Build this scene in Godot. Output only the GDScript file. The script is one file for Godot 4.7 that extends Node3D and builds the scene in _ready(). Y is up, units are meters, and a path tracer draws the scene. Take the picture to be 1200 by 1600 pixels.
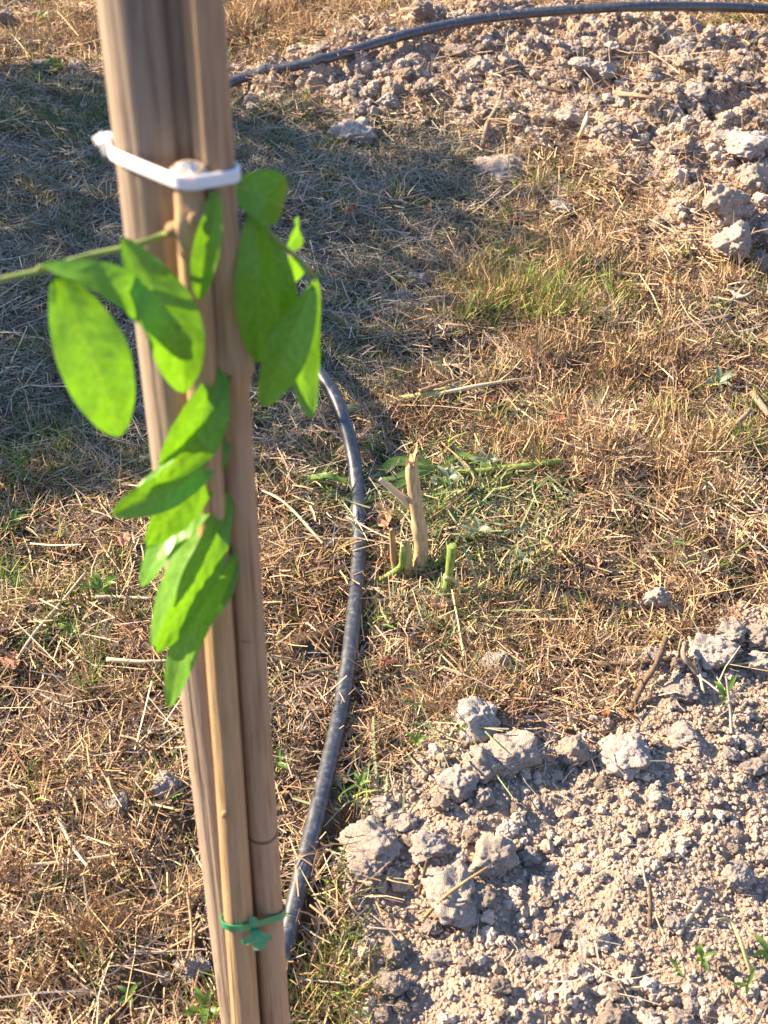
extends Node3D
# A staked sapling beside a drip hose on dry, half tilled ground. Units are metres, y up.
# at() and gr() turn a survey reading of the photograph (1200 x 1600) into a place in the scene.

const EYE := 1.25
const FOCAL := 2300.0
const PITCH := 42.3
const X0 := -1.7
const X1 := 1.7
const Z0 := -4.0
const Z1 := 0.25
const STEP := 0.0075
const MSTEP := 0.02

var rng := RandomNumberGenerator.new()
var sp := sin(deg_to_rad(PITCH))
var cp := cos(deg_to_rad(PITCH))
var nA := FastNoiseLite.new()
var nB := FastNoiseLite.new()
var nC := FastNoiseLite.new()
var nD := FastNoiseLite.new()
var mask_w := 0
var mask_h := 0
var soil_mask := PackedFloat32Array()
var bank_mask := PackedFloat32Array()
var sparse_shade_mask := PackedFloat32Array()
var xs := PackedFloat32Array()
var zs := PackedFloat32Array()
var fx0 := 0
var fz0 := 0
var fnx := 0
var fnz := 0
var heights := PackedFloat32Array()
var ico_cache := {}
var M := {}
var names := {}
var hose_cells := {}
var stalk_points := []


func _ready() -> void:
	rng.seed = 20240917
	make_camera()
	make_light()
	make_noises()
	make_materials()
	make_masks()
	make_ground()
	make_hose()
	make_stakes()
	make_clods()
	make_stalks()
	make_small_plants()
	make_crumbs()
	make_litter()
	make_shrub()


# ---------------------------------------------------------------- camera and light

func make_camera() -> void:
	var cam := Camera3D.new()
	cam.name = "camera"
	cam.fov = 2.0 * rad_to_deg(atan(800.0 / FOCAL))
	cam.near = 0.05
	cam.far = 600.0
	cam.position = Vector3(0, EYE, 0)
	cam.rotation = Vector3(-deg_to_rad(PITCH), 0, 0)
	var lens := CameraAttributesPhysical.new()
	lens.frustum_focal_length = 12.0 * FOCAL / 800.0
	lens.frustum_focus_distance = 1.75
	lens.exposure_aperture = 8.5
	lens.frustum_near = 0.05
	lens.frustum_far = 600.0
	cam.attributes = lens
	add_child(cam)
	cam.current = true


func make_light() -> void:
	var we := WorldEnvironment.new()
	we.name = "world_environment"
	var env := Environment.new()
	env.background_mode = Environment.BG_SKY
	var sky := Sky.new()
	var sm := ProceduralSkyMaterial.new()
	sm.sky_top_color = Color(0.42, 0.55, 0.76)
	sm.sky_horizon_color = Color(0.74, 0.80, 0.87)
	sm.sky_curve = 0.15
	sm.ground_bottom_color = Color(0.40, 0.34, 0.28)
	sm.ground_horizon_color = Color(0.62, 0.60, 0.58)
	sm.sun_angle_max = 12.0
	sky.sky_material = sm
	env.sky = sky
	env.tonemap_mode = Environment.TONE_MAPPER_LINEAR
	env.tonemap_exposure = 3.7
	env.background_energy_multiplier = 0.54
	env.sdfgi_enabled = true
	env.ssao_enabled = true
	env.ssil_enabled = true
	we.environment = env
	add_child(we)
	var sun := DirectionalLight3D.new()
	sun.name = "sun"
	sun.light_energy = 1.6
	sun.light_color = Color(1.0, 0.915, 0.80)
	sun.light_angular_distance = 0.55
	sun.shadow_enabled = true
	add_child(sun)
	sun.look_at_from_position(Vector3.ZERO, -sun_dir(), Vector3.UP)


func sun_dir() -> Vector3:
	var e := deg_to_rad(30.0)
	var a := deg_to_rad(18.0)
	return Vector3(-cos(a) * cos(e), sin(e), -sin(a) * cos(e))


# ---------------------------------------------------------------- survey helpers

func at(px: float, py: float, depth: float) -> Vector3:
	var a := (px - 600.0) / FOCAL
	var t := (py - 800.0) / FOCAL
	return Vector3(a * depth, EYE + depth * (-sp - t * cp), depth * (-cp + t * sp))


func gr(px: float, py: float, h := 0.0) -> Vector3:
	var t := (py - 800.0) / FOCAL
	return at(px, py, (EYE - h) / (sp + t * cp))


func on_ground(px: float, py: float) -> Vector3:
	var p := gr(px, py)
	for i in 3:
		p = gr(px, py, ground_y(p.x, p.z))
	return p


func metres(pixels: float, p: Vector3) -> float:
	var depth := (EYE - p.y) * sp - p.z * cp
	return pixels * depth / FOCAL


# height above the ground of the point at reading py on an upright line that stands at distance zd
func up_at(py: float, zd: float) -> float:
	var v := (800.0 - py) / FOCAL
	return EYE - zd * (sp - v * cp) / (cp + v * sp)


# ---------------------------------------------------------------- node helpers

func numbered(called: String) -> String:
	var n: int = names.get(called, 0)
	names[called] = n + 1
	return called if n == 0 else "%s_%03d" % [called, n]


func tag(o: Node3D, label: String, category: String, group := "", kind := "") -> Node3D:
	if label:
		o.set_meta("label", label)
	if category:
		o.set_meta("category", category)
	if group:
		o.set_meta("group", group)
	if kind:
		o.set_meta("kind", kind)
	return o


func thing(called: String, where: Vector3, label: String, category: String, group := "") -> Node3D:
	var o := Node3D.new()
	o.name = numbered(called)
	o.position = where
	add_child(o)
	tag(o, label, category, group)
	return o


func part(called: String, mesh: Mesh, mat: Material, parent: Node3D) -> MeshInstance3D:
	var o := MeshInstance3D.new()
	o.name = called
	o.mesh = mesh
	o.material_override = mat
	parent.add_child(o, true)
	return o


func solo(called: String, mesh: Mesh, mat: Material, where: Vector3, label: String, category: String, group := "") -> MeshInstance3D:
	var o := MeshInstance3D.new()
	o.name = numbered(called)
	o.mesh = mesh
	o.material_override = mat
	o.position = where
	add_child(o)
	tag(o, label, category, group)
	return o


func make_mesh(v: PackedVector3Array, idx: PackedInt32Array, n := PackedVector3Array(), uv := PackedVector2Array(), col := PackedColorArray()) -> ArrayMesh:
	var a := []
	a.resize(Mesh.ARRAY_MAX)
	a[Mesh.ARRAY_VERTEX] = v
	a[Mesh.ARRAY_INDEX] = idx
	if n.size():
		a[Mesh.ARRAY_NORMAL] = n
	if uv.size():
		a[Mesh.ARRAY_TEX_UV] = uv
	if col.size():
		a[Mesh.ARRAY_COLOR] = col
	var m := ArrayMesh.new()
	m.add_surface_from_arrays(Mesh.PRIMITIVE_TRIANGLES, a)
	return m


func smooth_normals(v: PackedVector3Array, idx: PackedInt32Array) -> PackedVector3Array:
	var n := PackedVector3Array()
	n.resize(v.size())
	for k in range(0, idx.size(), 3):
		var a := idx[k]
		var b := idx[k + 1]
		var c := idx[k + 2]
		var f := (v[c] - v[a]).cross(v[b] - v[a])
		n[a] += f
		n[b] += f
		n[c] += f
	for i in n.size():
		n[i] = n[i].normalized()
	return n


# a grid of rows x cols points turned into triangles
func grid_index(rows: int, cols: int, wrap := false) -> PackedInt32Array:
	var idx := PackedInt32Array()
	for r in rows - 1:
		for c in (cols if wrap else cols - 1):
			var c2 := (c + 1) % cols
			var a := r * cols + c
			var b := r * cols + c2
			var d := (r + 1) * cols + c
			var e := (r + 1) * cols + c2
			idx.append_array([a, b, d, b, e, d])
	return idx


# a round bar along a list of points, with a radius at each, closed at both ends
func tube(pts: Array, radii: Array, sides := 10, rough := 0.0, seed_ := 1) -> ArrayMesh:
	var v := PackedVector3Array()
	var uv := PackedVector2Array()
	var n := pts.size()
	var side := Vector3.ZERO
	var length := 0.0
	for i in n:
		var p: Vector3 = pts[i]
		var d: Vector3 = (pts[mini(i + 1, n - 1)] - pts[maxi(i - 1, 0)]).normalized()
		if i == 0:
			side = d.cross(Vector3(0.31, 0.2, 0.93)).normalized()
		else:
			side = (side - d * side.dot(d)).normalized()
			length += p.distance_to(pts[i - 1])
		var other := d.cross(side)
		for k in sides:
			var a := TAU * k / sides
			var r: float = radii[i]
			if rough > 0.0:
				r *= 1.0 + rough * nB.get_noise_3d(cos(a) * 1.3 + seed_ * 7.1, sin(a) * 1.3, length * 60.0)
			v.append(p + (side * cos(a) + other * sin(a)) * r)
			uv.append(Vector2(float(k) / sides, length * 10.0))
	var idx := grid_index(n, sides, true)
	for e in 2:
		var ring := 0 if e == 0 else (n - 1) * sides
		var c := v.size()
		v.append(pts[0] if e == 0 else pts[n - 1])
		uv.append(Vector2(0.5, 0.0))
		for k in sides:
			if e == 0:
				idx.append_array([c, ring + (k + 1) % sides, ring + k])
			else:
				idx.append_array([c, ring + k, ring + (k + 1) % sides])
	return make_mesh(v, idx, smooth_normals(v, idx), uv)


func curve_points(ctrl: Array, count: int) -> Array:
	var cv := Curve3D.new()
	var n := ctrl.size()
	for i in n:
		var t: Vector3 = (ctrl[mini(i + 1, n - 1)] - ctrl[maxi(i - 1, 0)]) / 6.0
		cv.add_point(ctrl[i], -t, t)
	cv.bake_interval = 0.005
	var out := []
	var total := cv.get_baked_length()
	for i in count:
		out.append(cv.sample_baked(total * i / (count - 1), true))
	return out


# ---------------------------------------------------------------- noise and materials

func make_noises() -> void:
	for q in [[nA, 11, 1.0], [nB, 23, 1.0], [nC, 37, 1.0], [nD, 53, 1.0]]:
		var f: FastNoiseLite = q[0]
		f.seed = q[1]
		f.noise_type = FastNoiseLite.TYPE_SIMPLEX_SMOOTH
		f.frequency = q[2]
		f.fractal_type = FastNoiseLite.FRACTAL_NONE
	nD.fractal_type = FastNoiseLite.FRACTAL_FBM
	nD.fractal_octaves = 4
	nD.fractal_gain = 0.55


func noise_tex(seed_: int, freq: float, octaves: int, ramp: Array, size := 512, cellular := false) -> NoiseTexture2D:
	var f := FastNoiseLite.new()
	f.seed = seed_
	f.frequency = freq
	f.noise_type = FastNoiseLite.TYPE_CELLULAR if cellular else FastNoiseLite.TYPE_SIMPLEX_SMOOTH
	f.fractal_octaves = octaves
	var t := NoiseTexture2D.new()
	t.width = size
	t.height = size
	t.seamless = true
	t.noise = f
	if ramp.size():
		var g := Gradient.new()
		var cols := PackedColorArray()
		var offs := PackedFloat32Array()
		for i in ramp.size():
			cols.append(ramp[i])
			offs.append(float(i) / (ramp.size() - 1))
		g.colors = cols
		g.offsets = offs
		t.color_ramp = g
	return t


func mat(c: Color, rough := 0.9, spec := 0.3) -> StandardMaterial3D:
	var m := StandardMaterial3D.new()
	m.albedo_color = c
	m.roughness = rough
	m.metallic_specular = spec
	return m


func lin(r: float, g: float, b: float) -> Color:
	return Color(r, g, b).linear_to_srgb()


func make_materials() -> void:
	var grain := noise_tex(3, 0.035, 5, [Color(0.72, 0.71, 0.70), Color(0.92, 0.90, 0.88), Color(1, 1, 1)])
	var relief := noise_tex(8, 0.05, 5, [])
	# bare soil and the ground under the straw: hue comes from the vertices
	var g := mat(Color.WHITE, 1.0, 0.15)
	g.vertex_color_use_as_albedo = true
	g.albedo_texture = grain
	g.uv1_triplanar = true
	g.uv1_world_triplanar = true
	g.uv1_scale = Vector3(7, 7, 7)
	g.heightmap_enabled = true
	g.heightmap_texture = relief
	g.heightmap_scale = 0.35
	M.ground = g
	var c := mat(Color.WHITE, 1.0, 0.15)
	c.albedo_texture = noise_tex(4, 0.03, 6, [Color(0.66, 0.64, 0.62), Color(0.9, 0.88, 0.86), Color(1, 1, 1), Color(1, 1, 1)])
	c.uv1_triplanar = true
	c.uv1_scale = Vector3(1.3, 1.3, 1.3)
	c.heightmap_enabled = true
	c.heightmap_texture = noise_tex(18, 0.06, 5, [])
	c.heightmap_scale = 0.22
	var tones := [lin(0.45, 0.375, 0.31), lin(0.50, 0.435, 0.375), lin(0.40, 0.32, 0.25)]
	M.clod = []
	for t in tones:
		var k: StandardMaterial3D = c.duplicate()
		k.albedo_color = t
		M.clod.append(k)
	var cr := mat(Color.WHITE, 1.0, 0.15)
	cr.vertex_color_use_as_albedo = true
	M.crumb = cr
	var st := mat(Color.WHITE, 0.75, 0.3)
	st.vertex_color_use_as_albedo = true
	M.straw = st
	var gb := mat(Color.WHITE, 0.6, 0.35)
	gb.vertex_color_use_as_albedo = true
	gb.backlight_enabled = true
	gb.backlight = Color(0.6, 0.6, 0.6)
	M.blade = gb
	# polyethylene hose with a film of dust in blotches
	var ho := mat(Color.WHITE, 0.5, 0.66)
	ho.albedo_texture = noise_tex(71, 0.02, 5, [lin(0.013, 0.015, 0.02), lin(0.024, 0.027, 0.034), lin(0.05, 0.055, 0.064), lin(0.19, 0.195, 0.20)])
	ho.uv1_triplanar = true
	ho.uv1_scale = Vector3(9, 9, 9)
	ho.roughness_texture = noise_tex(72, 0.03, 4, [Color(0.7, 0.7, 0.7), Color(1, 1, 1)])
	M.hose = ho
	M.post = wood_mat(5, [lin(0.09, 0.068, 0.05), lin(0.21, 0.155, 0.112), lin(0.33, 0.252, 0.182), lin(0.26, 0.20, 0.148), lin(0.16, 0.13, 0.105)], 0.85)
	M.cane = wood_mat(6, [lin(0.20, 0.115, 0.06), lin(0.35, 0.225, 0.13), lin(0.45, 0.31, 0.185), lin(0.33, 0.22, 0.135)], 0.6)
	M.stem = wood_mat(7, [lin(0.25, 0.145, 0.07), lin(0.40, 0.26, 0.13), lin(0.48, 0.33, 0.18), lin(0.36, 0.23, 0.12)], 0.6)
	M.node = mat(lin(0.20, 0.11, 0.06), 0.8)
	M.wax = mat(lin(0.62, 0.60, 0.55), 0.8)
	M.wax.heightmap_enabled = true
	M.wax.heightmap_texture = relief
	M.wax.heightmap_scale = 0.1
	M.wax.uv1_triplanar = true
	M.wax.uv1_scale = Vector3(20, 20, 20)
	M.nylon = mat(lin(0.78, 0.78, 0.76), 0.4, 0.5)
	M.nylon.subsurf_scatter_enabled = true
	M.nylon.subsurf_scatter_strength = 0.15
	M.green_tape = mat(lin(0.03, 0.30, 0.13), 0.35, 0.5)
	M.green_tape.backlight_enabled = true
	M.green_tape.backlight = Color(0.5, 0.6, 0.5)
	M.petiole = mat(lin(0.24, 0.30, 0.08), 0.6)
	M.bud = mat(lin(0.30, 0.20, 0.10), 0.8)
	M.leaf = leaf_mat(lin(0.175, 0.40, 0.04), 41)
	M.dry = mat(lin(0.52, 0.36, 0.19), 0.75)
	M.dry.albedo_texture = noise_tex(91, 0.03, 4, [Color(0.6, 0.55, 0.5), Color(1, 1, 1)])
	M.dry.uv1_triplanar = true
	M.dry.uv1_scale = Vector3(6, 1.5, 6)
	M.stub = mat(lin(0.64, 0.51, 0.31), 0.8)
	M.stub.albedo_texture = noise_tex(92, 0.03, 4, [Color(0.72, 0.66, 0.58), Color(1, 1, 1)])
	M.stub.uv1_triplanar = true
	M.stub.uv1_scale = Vector3(14, 3, 14)
	M.dry_pale = mat(lin(0.58, 0.46, 0.30), 0.75)
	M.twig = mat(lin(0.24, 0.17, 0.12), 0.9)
	M.twig_pale = mat(lin(0.42, 0.33, 0.24), 0.9)
	for q in [M.twig, M.twig_pale]:
		q.albedo_texture = noise_tex(95, 0.03, 5, [Color(0.5, 0.48, 0.45), Color(0.85, 0.83, 0.8), Color(1, 1, 1)])
		q.uv1_triplanar = true
		q.uv1_scale = Vector3(16, 16, 16)
	M.twig_white = mat(lin(0.33, 0.29, 0.235), 0.9)
	M.green_stem = mat(lin(0.24, 0.33, 0.09), 0.55)
	M.green_stem.albedo_texture = noise_tex(97, 0.02, 5, [Color(0.6, 0.62, 0.5), Color(0.95, 0.95, 0.9), Color(1, 1, 1)])
	M.green_stem.uv1_triplanar = true
	M.green_stem.uv1_scale = Vector3(14, 5, 14)
	M.green_dry = mat(lin(0.40, 0.38, 0.16), 0.7)
	M.weed = leaf_mat(lin(0.17, 0.30, 0.06), 43)
	M.silver = leaf_mat(lin(0.30, 0.36, 0.25), 44)
	M.dead = []
	for q in [lin(0.34, 0.12, 0.05), lin(0.42, 0.22, 0.13), lin(0.42, 0.20, 0.06), lin(0.17, 0.06, 0.045)]:
		var d := mat(q, 0.8)
		d.backlight_enabled = true
		d.backlight = Color(0.4, 0.4, 0.4)
		M.dead.append(d)
	M.bark = mat(lin(0.16, 0.12, 0.09), 0.95)
	M.far_leaf = mat(lin(0.07, 0.12, 0.035), 0.6)


func wood_mat(seed_: int, ramp: Array, rough: float) -> StandardMaterial3D:
	var f := FastNoiseLite.new()
	f.seed = seed_
	f.frequency = 1.0
	f.fractal_octaves = 5
	f.fractal_gain = 0.6
	var img := Image.create(256, 512, false, Image.FORMAT_RGB8)
	var bump := Image.create(256, 512, false, Image.FORMAT_RGB8)
	var g := Gradient.new()
	var cols := PackedColorArray()
	var offs := PackedFloat32Array()
	for i in ramp.size():
		cols.append(ramp[i])
		offs.append(float(i) / (ramp.size() - 1))
	g.colors = cols
	g.offsets = offs
	for x in 256:
		var a := TAU * x / 256.0
		for y in 512:
			var h := y / 512.0
			var k := 0.65 * f.get_noise_3d(cos(a) * 3.2, sin(a) * 3.2, h * 2.4) + 0.6 * f.get_noise_3d(cos(a) * 1.1 + 40.0, sin(a) * 1.1, h * 11.0)
			var fine := f.get_noise_3d(cos(a) * 16.0 + 9.0, sin(a) * 16.0, h * 5.0)
			var s := clampf(0.5 + k * 0.75 + fine * 0.35, 0.0, 1.0)
			img.set_pixel(x, y, g.sample(s))
			var b := clampf(0.5 + fine * 0.9, 0.0, 1.0)
			bump.set_pixel(x, y, Color(b, b, b))
	var m := mat(Color.WHITE, rough, 0.35)
	m.albedo_texture = ImageTexture.create_from_image(img)
	m.heightmap_enabled = true
	m.heightmap_texture = ImageTexture.create_from_image(bump)
	m.heightmap_scale = 0.06
	return m


# green blade with a paler midrib and side veins
func leaf_mat(c: Color, seed_: int) -> StandardMaterial3D:
	var f := FastNoiseLite.new()
	f.seed = seed_
	f.frequency = 0.03
	f.fractal_octaves = 4
	var img := Image.create(128, 256, false, Image.FORMAT_RGB8)
	for x in 128:
		var s := absf(x / 127.0 * 2.0 - 1.0)
		for y in 256:
			var t := y / 255.0
			var vein := fposmod(t * 9.0 - s * 1.1, 1.0)
			var k := maxf(0.0, 1.0 - absf(vein - 0.5) / 0.09) * 0.55 * (1.0 - s * 0.6)
			k = maxf(k, maxf(0.0, 1.0 - s / 0.045) * 0.8)
			var d := 1.0 + f.get_noise_2d(x * 1.6, y * 1.6) * 0.12
			var q := Color(c.r * d, c.g * d, c.b * d).lerp(Color(0.62, 0.74, 0.38), k * 0.8)
			if f.get_noise_2d(x * 5.0 + 300.0, y * 5.0) > 0.52:
				q = q.lerp(Color(0.36, 0.30, 0.12), 0.55)
			img.set_pixel(x, y, q)
	var m := mat(Color.WHITE, 0.36, 0.5)
	m.albedo_texture = ImageTexture.create_from_image(img)
	m.backlight_enabled = true
	m.backlight = Color(1.0, 1.0, 0.4)
	return m


# ---------------------------------------------------------------- where the ground is bare

func poly(px: Array) -> PackedVector2Array:
	var out := PackedVector2Array()
	for p in px:
		var q := gr(p[0], p[1])
		out.append(Vector2(q.x, q.z))
	return out


func inside(pg: PackedVector2Array, p: Vector2, soft: float) -> float:
	var d := 1e9
	for i in pg.size():
		d = minf(d, p.distance_to(Geometry2D.get_closest_point_to_segment(p, pg[i], pg[(i + 1) % pg.size()])))
	if not Geometry2D.is_point_in_polygon(p, pg):
		d = -d
	return smoothstep(-soft, soft, d)


func make_masks() -> void:
	var heap := poly([[440, 2600], [560, 1600], [545, 1480], [535, 1330], [600, 1240], [680, 1160], [770, 1120], [850, 1135], [960, 1105], [1010, 1020], [1090, 985], [1200, 955], [1500, 930], [2300, 1000], [2300, 2600]])
	var bank := poly([[352, 128], [370, 120], [500, 95], [640, 55], [760, 25], [900, 22], [1050, 50], [1200, 85], [2000, 120], [2000, 420], [1230, 400], [1050, 408], [1028, 360], [962, 300], [885, 264], [790, 236], [690, 206], [500, 190], [385, 180]])
	var sparse_shade := poly([[-600, 140], [330, 140], [480, 190], [720, 205], [800, 280], [790, 340], [690, 430], [640, 560], [560, 680], [420, 700], [300, 720], [200, 700], [-600, 700]])  # traces the cast shade; straw thins and shade tones are coloured in here
	mask_w = int((X1 - X0) / MSTEP) + 2
	mask_h = int((Z1 - Z0) / MSTEP) + 2
	for j in mask_h:
		for i in mask_w:
			var x := X0 + i * MSTEP
			var z := Z0 + j * MSTEP
			var p := Vector2(x + 0.03 * nA.get_noise_2d(x * 9.0, z * 9.0), z + 0.04 * nB.get_noise_2d(x * 9.0, z * 9.0))
			var b := inside(bank, p, 0.05)
			bank_mask.append(b)
			soil_mask.append(maxf(inside(heap, p, 0.025), b))
			sparse_shade_mask.append(inside(sparse_shade, p, 0.10))


func sample(a: PackedFloat32Array, x: float, z: float) -> float:
	var u := clampf((x - X0) / MSTEP, 0.0, mask_w - 1.001)
	var v := clampf((z - Z0) / MSTEP, 0.0, mask_h - 1.001)
	var i := int(u)
	var j := int(v)
	u -= i
	v -= j
	var k := j * mask_w + i
	return lerpf(lerpf(a[k], a[k + 1], u), lerpf(a[k + mask_w], a[k + mask_w + 1], u), v)


func relief_at(x: float, z: float) -> float:
	var s := sample(soil_mask, x, z)
	var b := sample(bank_mask, x, z)
	var h := 0.010 * nA.get_noise_2d(x * 1.6, z * 1.6) + 0.006 * nB.get_noise_2d(x * 6.0, z * 6.0)
	h += (1.0 - s) * (0.014 * nC.get_noise_2d(x * 11.0, z * 11.0) + 0.006 * nB.get_noise_2d(x * 28.0, z * 28.0))
	if s > 0.01:
		var lumps := 1.0 - absf(nA.get_noise_2d(x * 15.0, z * 15.0)) * 1.6
		h += s * (0.010 + 0.007 * nB.get_noise_2d(x * 7.0, z * 7.0) + 0.004 * lumps + 0.0032 * nC.get_noise_2d(x * 38.0, z * 38.0) + 0.0026 * nA.get_noise_2d(x * 90.0, z * 90.0))
		h += b * (0.024 + 0.022 * nC.get_noise_2d(x * 10.0 + 40.0, z * 10.0) + 0.020 * absf(nB.get_noise_2d(x * 20.0, z * 20.0)) + 0.010 * nA.get_noise_2d(x * 45.0, z * 45.0))
	var edge := minf(minf(x - X0, X1 - x), minf(z - Z0, Z1 - z))
	return h * smoothstep(0.0, 0.15, edge)


func make_ground() -> void:
	var outer := [130.0, 60.0, 28.0, 13.0, 6.0, 2.8, 1.3, 0.6, 0.28, 0.12, 0.05]
	for d in outer:
		xs.append(X0 - d)
	fx0 = xs.size()
	fnx = int(round((X1 - X0) / STEP)) + 1
	for i in fnx:
		xs.append(X0 + i * STEP)
	outer.reverse()
	for d in outer:
		xs.append(X1 + d)
	outer.reverse()
	for d in outer:
		zs.append(Z0 - d)
	fz0 = zs.size()
	fnz = int(round((Z1 - Z0) / STEP)) + 1
	for j in fnz:
		zs.append(Z0 + j * STEP)
	outer.reverse()
	for d in outer:
		zs.append(Z1 + d)
	var w := xs.size()
	var v := PackedVector3Array()
	var n := PackedVector3Array()
	var col := PackedColorArray()
	heights.resize(fnx * fnz)
	for j in zs.size():
		for i in w:
			var x := xs[i]
			var z := zs[j]
			var y := 0.0
			var fine := i >= fx0 and i < fx0 + fnx and j >= fz0 and j < fz0 + fnz
			var s := 0.0
			var sparse_shade := 0.0
			if fine:
				y = relief_at(x, z)
				heights[(j - fz0) * fnx + i - fx0] = y
				s = sample(soil_mask, x, z)
				sparse_shade = sample(sparse_shade_mask, x, z)
			v.append(Vector3(x, y, z))
			var k := 0.5 + 0.5 * nD.get_noise_2d(x * 5.0, z * 5.0)
			var thatch := Color(0.10, 0.07, 0.045).lerp(Color(0.19, 0.135, 0.09), k)
			thatch = thatch.lerp(Color(0.14, 0.12, 0.095).lerp(Color(0.25, 0.215, 0.18), k), sparse_shade)  # greyer ground tone painted over the area of the cast shade
			var soil := Color(0.36, 0.268, 0.195).lerp(Color(0.46, 0.36, 0.28), k)
			col.append(thatch.lerp(soil, smoothstep(0.3, 0.7, s)))
	n.resize(v.size())
	var hgt := zs.size()
	for j in hgt:
		for i in w:
			var l := v[j * w + maxi(i - 1, 0)]
			var r := v[j * w + mini(i + 1, w - 1)]
			var f := v[maxi(j - 1, 0) * w + i]
			var b := v[mini(j + 1, hgt - 1) * w + i]
			n[j * w + i] = (b - f).cross(r - l).normalized()
	var idx := grid_index(hgt, w)
	var o := MeshInstance3D.new()
	o.name = "ground"
	o.mesh = make_mesh(v, idx, n, PackedVector2Array(), col)
	o.material_override = M.ground
	tag(o, "dry field ground with bare pale soil and brown thatch", "ground", "", "structure")
	add_child(o)


func ground_y(x: float, z: float) -> float:
	var u := (x - X0) / STEP
	var w := (z - Z0) / STEP
	if u < 0.0 or w < 0.0 or u >= fnx - 1 or w >= fnz - 1:
		return 0.0
	var i := int(u)
	var j := int(w)
	u -= i
	w -= j
	var k := j * fnx + i
	return lerpf(lerpf(heights[k], heights[k + 1], u), lerpf(heights[k + fnx], heights[k + fnx + 1], u), w)


# ---------------------------------------------------------------- drip hose

func mean_ground(x: float, z: float) -> float:
	var t := 0.0
	for k in 12:
		t += ground_y(x + cos(k * TAU / 12.0) * (0.02 + 0.012 * (k % 4)), z + sin(k * TAU / 12.0) * (0.02 + 0.012 * (k % 4)))
	return t / 12.0 + 0.010 * sample(bank_mask, x, z)


func make_hose() -> void:
	var px := [[395, 1690], [425, 1560], [452, 1450], [478, 1340], [508, 1220], [532, 1110], [548, 1010], [556, 930], [561, 860], [560, 790], [553, 720, 0.012], [540, 665, 0.030], [518, 610, 0.046], [478, 560, 0.052], [420, 505, 0.05], [355, 430, 0.03], [305, 340, 0.01], [285, 250], [305, 175], [372, 124], [500, 94], [650, 50, 0.006], [770, 27, 0.014], [900, 15, 0.022], [1020, 10, 0.026], [1200, 14, 0.026], [1420, 34, 0.024], [1700, 46, 0.02]]
	var ctrl := []
	for p in px:
		var lift: float = p[2] if p.size() > 2 else 0.0
		var q := on_ground(p[0], p[1])
		for i in 5:
			q = gr(p[0], p[1], mean_ground(q.x, q.z) + 0.014 + lift)
		ctrl.append(q)
	var pts := curve_points(ctrl, 260)
	var r := 0.0093
	var radii := []
	for i in pts.size():
		# the hose lies in the straw; past the stake it springs up a little over the dip
		pts[i].y = maxf(pts[i].y, ground_y(pts[i].x, pts[i].z) + r * 0.6)
		radii.append(r * (1.0 + 0.02 * nA.get_noise_1d(i * 0.4)))
		for k in 5:
			for l in 5:
				hose_cells[Vector2i(roundi(pts[i].x * 125.0) + k - 2, roundi(pts[i].z * 125.0) + l - 2)] = true
	var base: Vector3 = pts[0]
	var rel := []
	for p in pts:
		rel.append(p - base)
	var o := thing("drip_hose", base, "dusty black irrigation hose snaking past the stakes and over the soil bank", "hose")
	part("pipe", tube(rel, radii, 18), M.hose, o)
	# a moulded ring and a few emitters pressed into the wall
	for k in [108, 176, 214]:
		var p: Vector3 = rel[k]
		var d: Vector3 = (rel[k + 1] - rel[k - 1]).normalized()
		part("collar", tube([p - d * 0.002, p - d * 0.0015, p + d * 0.0015, p + d * 0.002], [r * 1.0, r * 1.07, r * 1.07, r * 1.0], 18), M.hose, o)


# ---------------------------------------------------------------- stakes, ties and sapling

const LEAN := 0.0131

func axis(x: float, z: float, h: float) -> Vector3:
	return Vector3(x + (LEAN + (STEM_LEAN if x == STEM_X else 0.0)) * h, h, z)


# an upright round pole whose radius is a function of angle and height
func pole_mesh(h0: float, h1: float, rows: int, sides: int, radius: Callable, lean := LEAN) -> ArrayMesh:
	var v := PackedVector3Array()
	var uv := PackedVector2Array()
	for j in rows:
		var h := lerpf(h0, h1, float(j) / (rows - 1))
		for i in sides + 1:
			var a := TAU * i / sides
			var r: float = radius.call(a, h)
			v.append(Vector3(lean * (h - h0) + sin(a) * r, h - h0, cos(a) * r))
			uv.append(Vector2(float(i) / sides, h))
	var idx := grid_index(rows, sides + 1)
	var n := smooth_normals(v, idx)
	for j in rows:
		var k := (n[j * (sides + 1)] + n[j * (sides + 1) + sides]).normalized()
		n[j * (sides + 1)] = k
		n[j * (sides + 1) + sides] = k
	for e in 2:
		var ring := (rows - 1) * (sides + 1) if e else 0
		var c := v.size()
		var h := (h1 - h0) if e else 0.0
		v.append(Vector3(lean * h, h, 0))
		n.append(Vector3.UP if e else Vector3.DOWN)
		uv.append(Vector2(0.5, 0.5))
		for i in sides + 1:
			v.append(v[ring + i])
			n.append(Vector3.UP if e else Vector3.DOWN)
			uv.append(Vector2(0.5 + 0.1 * sin(TAU * i / sides), 0.5 + 0.1 * cos(TAU * i / sides)))
		for i in sides:
			idx.append_array([c, c + 2 + i, c + 1 + i] if e else [c, c + 1 + i, c + 2 + i])
	return make_mesh(v, idx, n, uv)


const POST_X := -0.1175
const POST_Z := -0.628
const CANE_X := -0.0895
const CANE_Z := -0.606
const STEM_X := -0.1145
const STEM_LEAN := 0.0155
const STEM_Z := -0.5930

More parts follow.
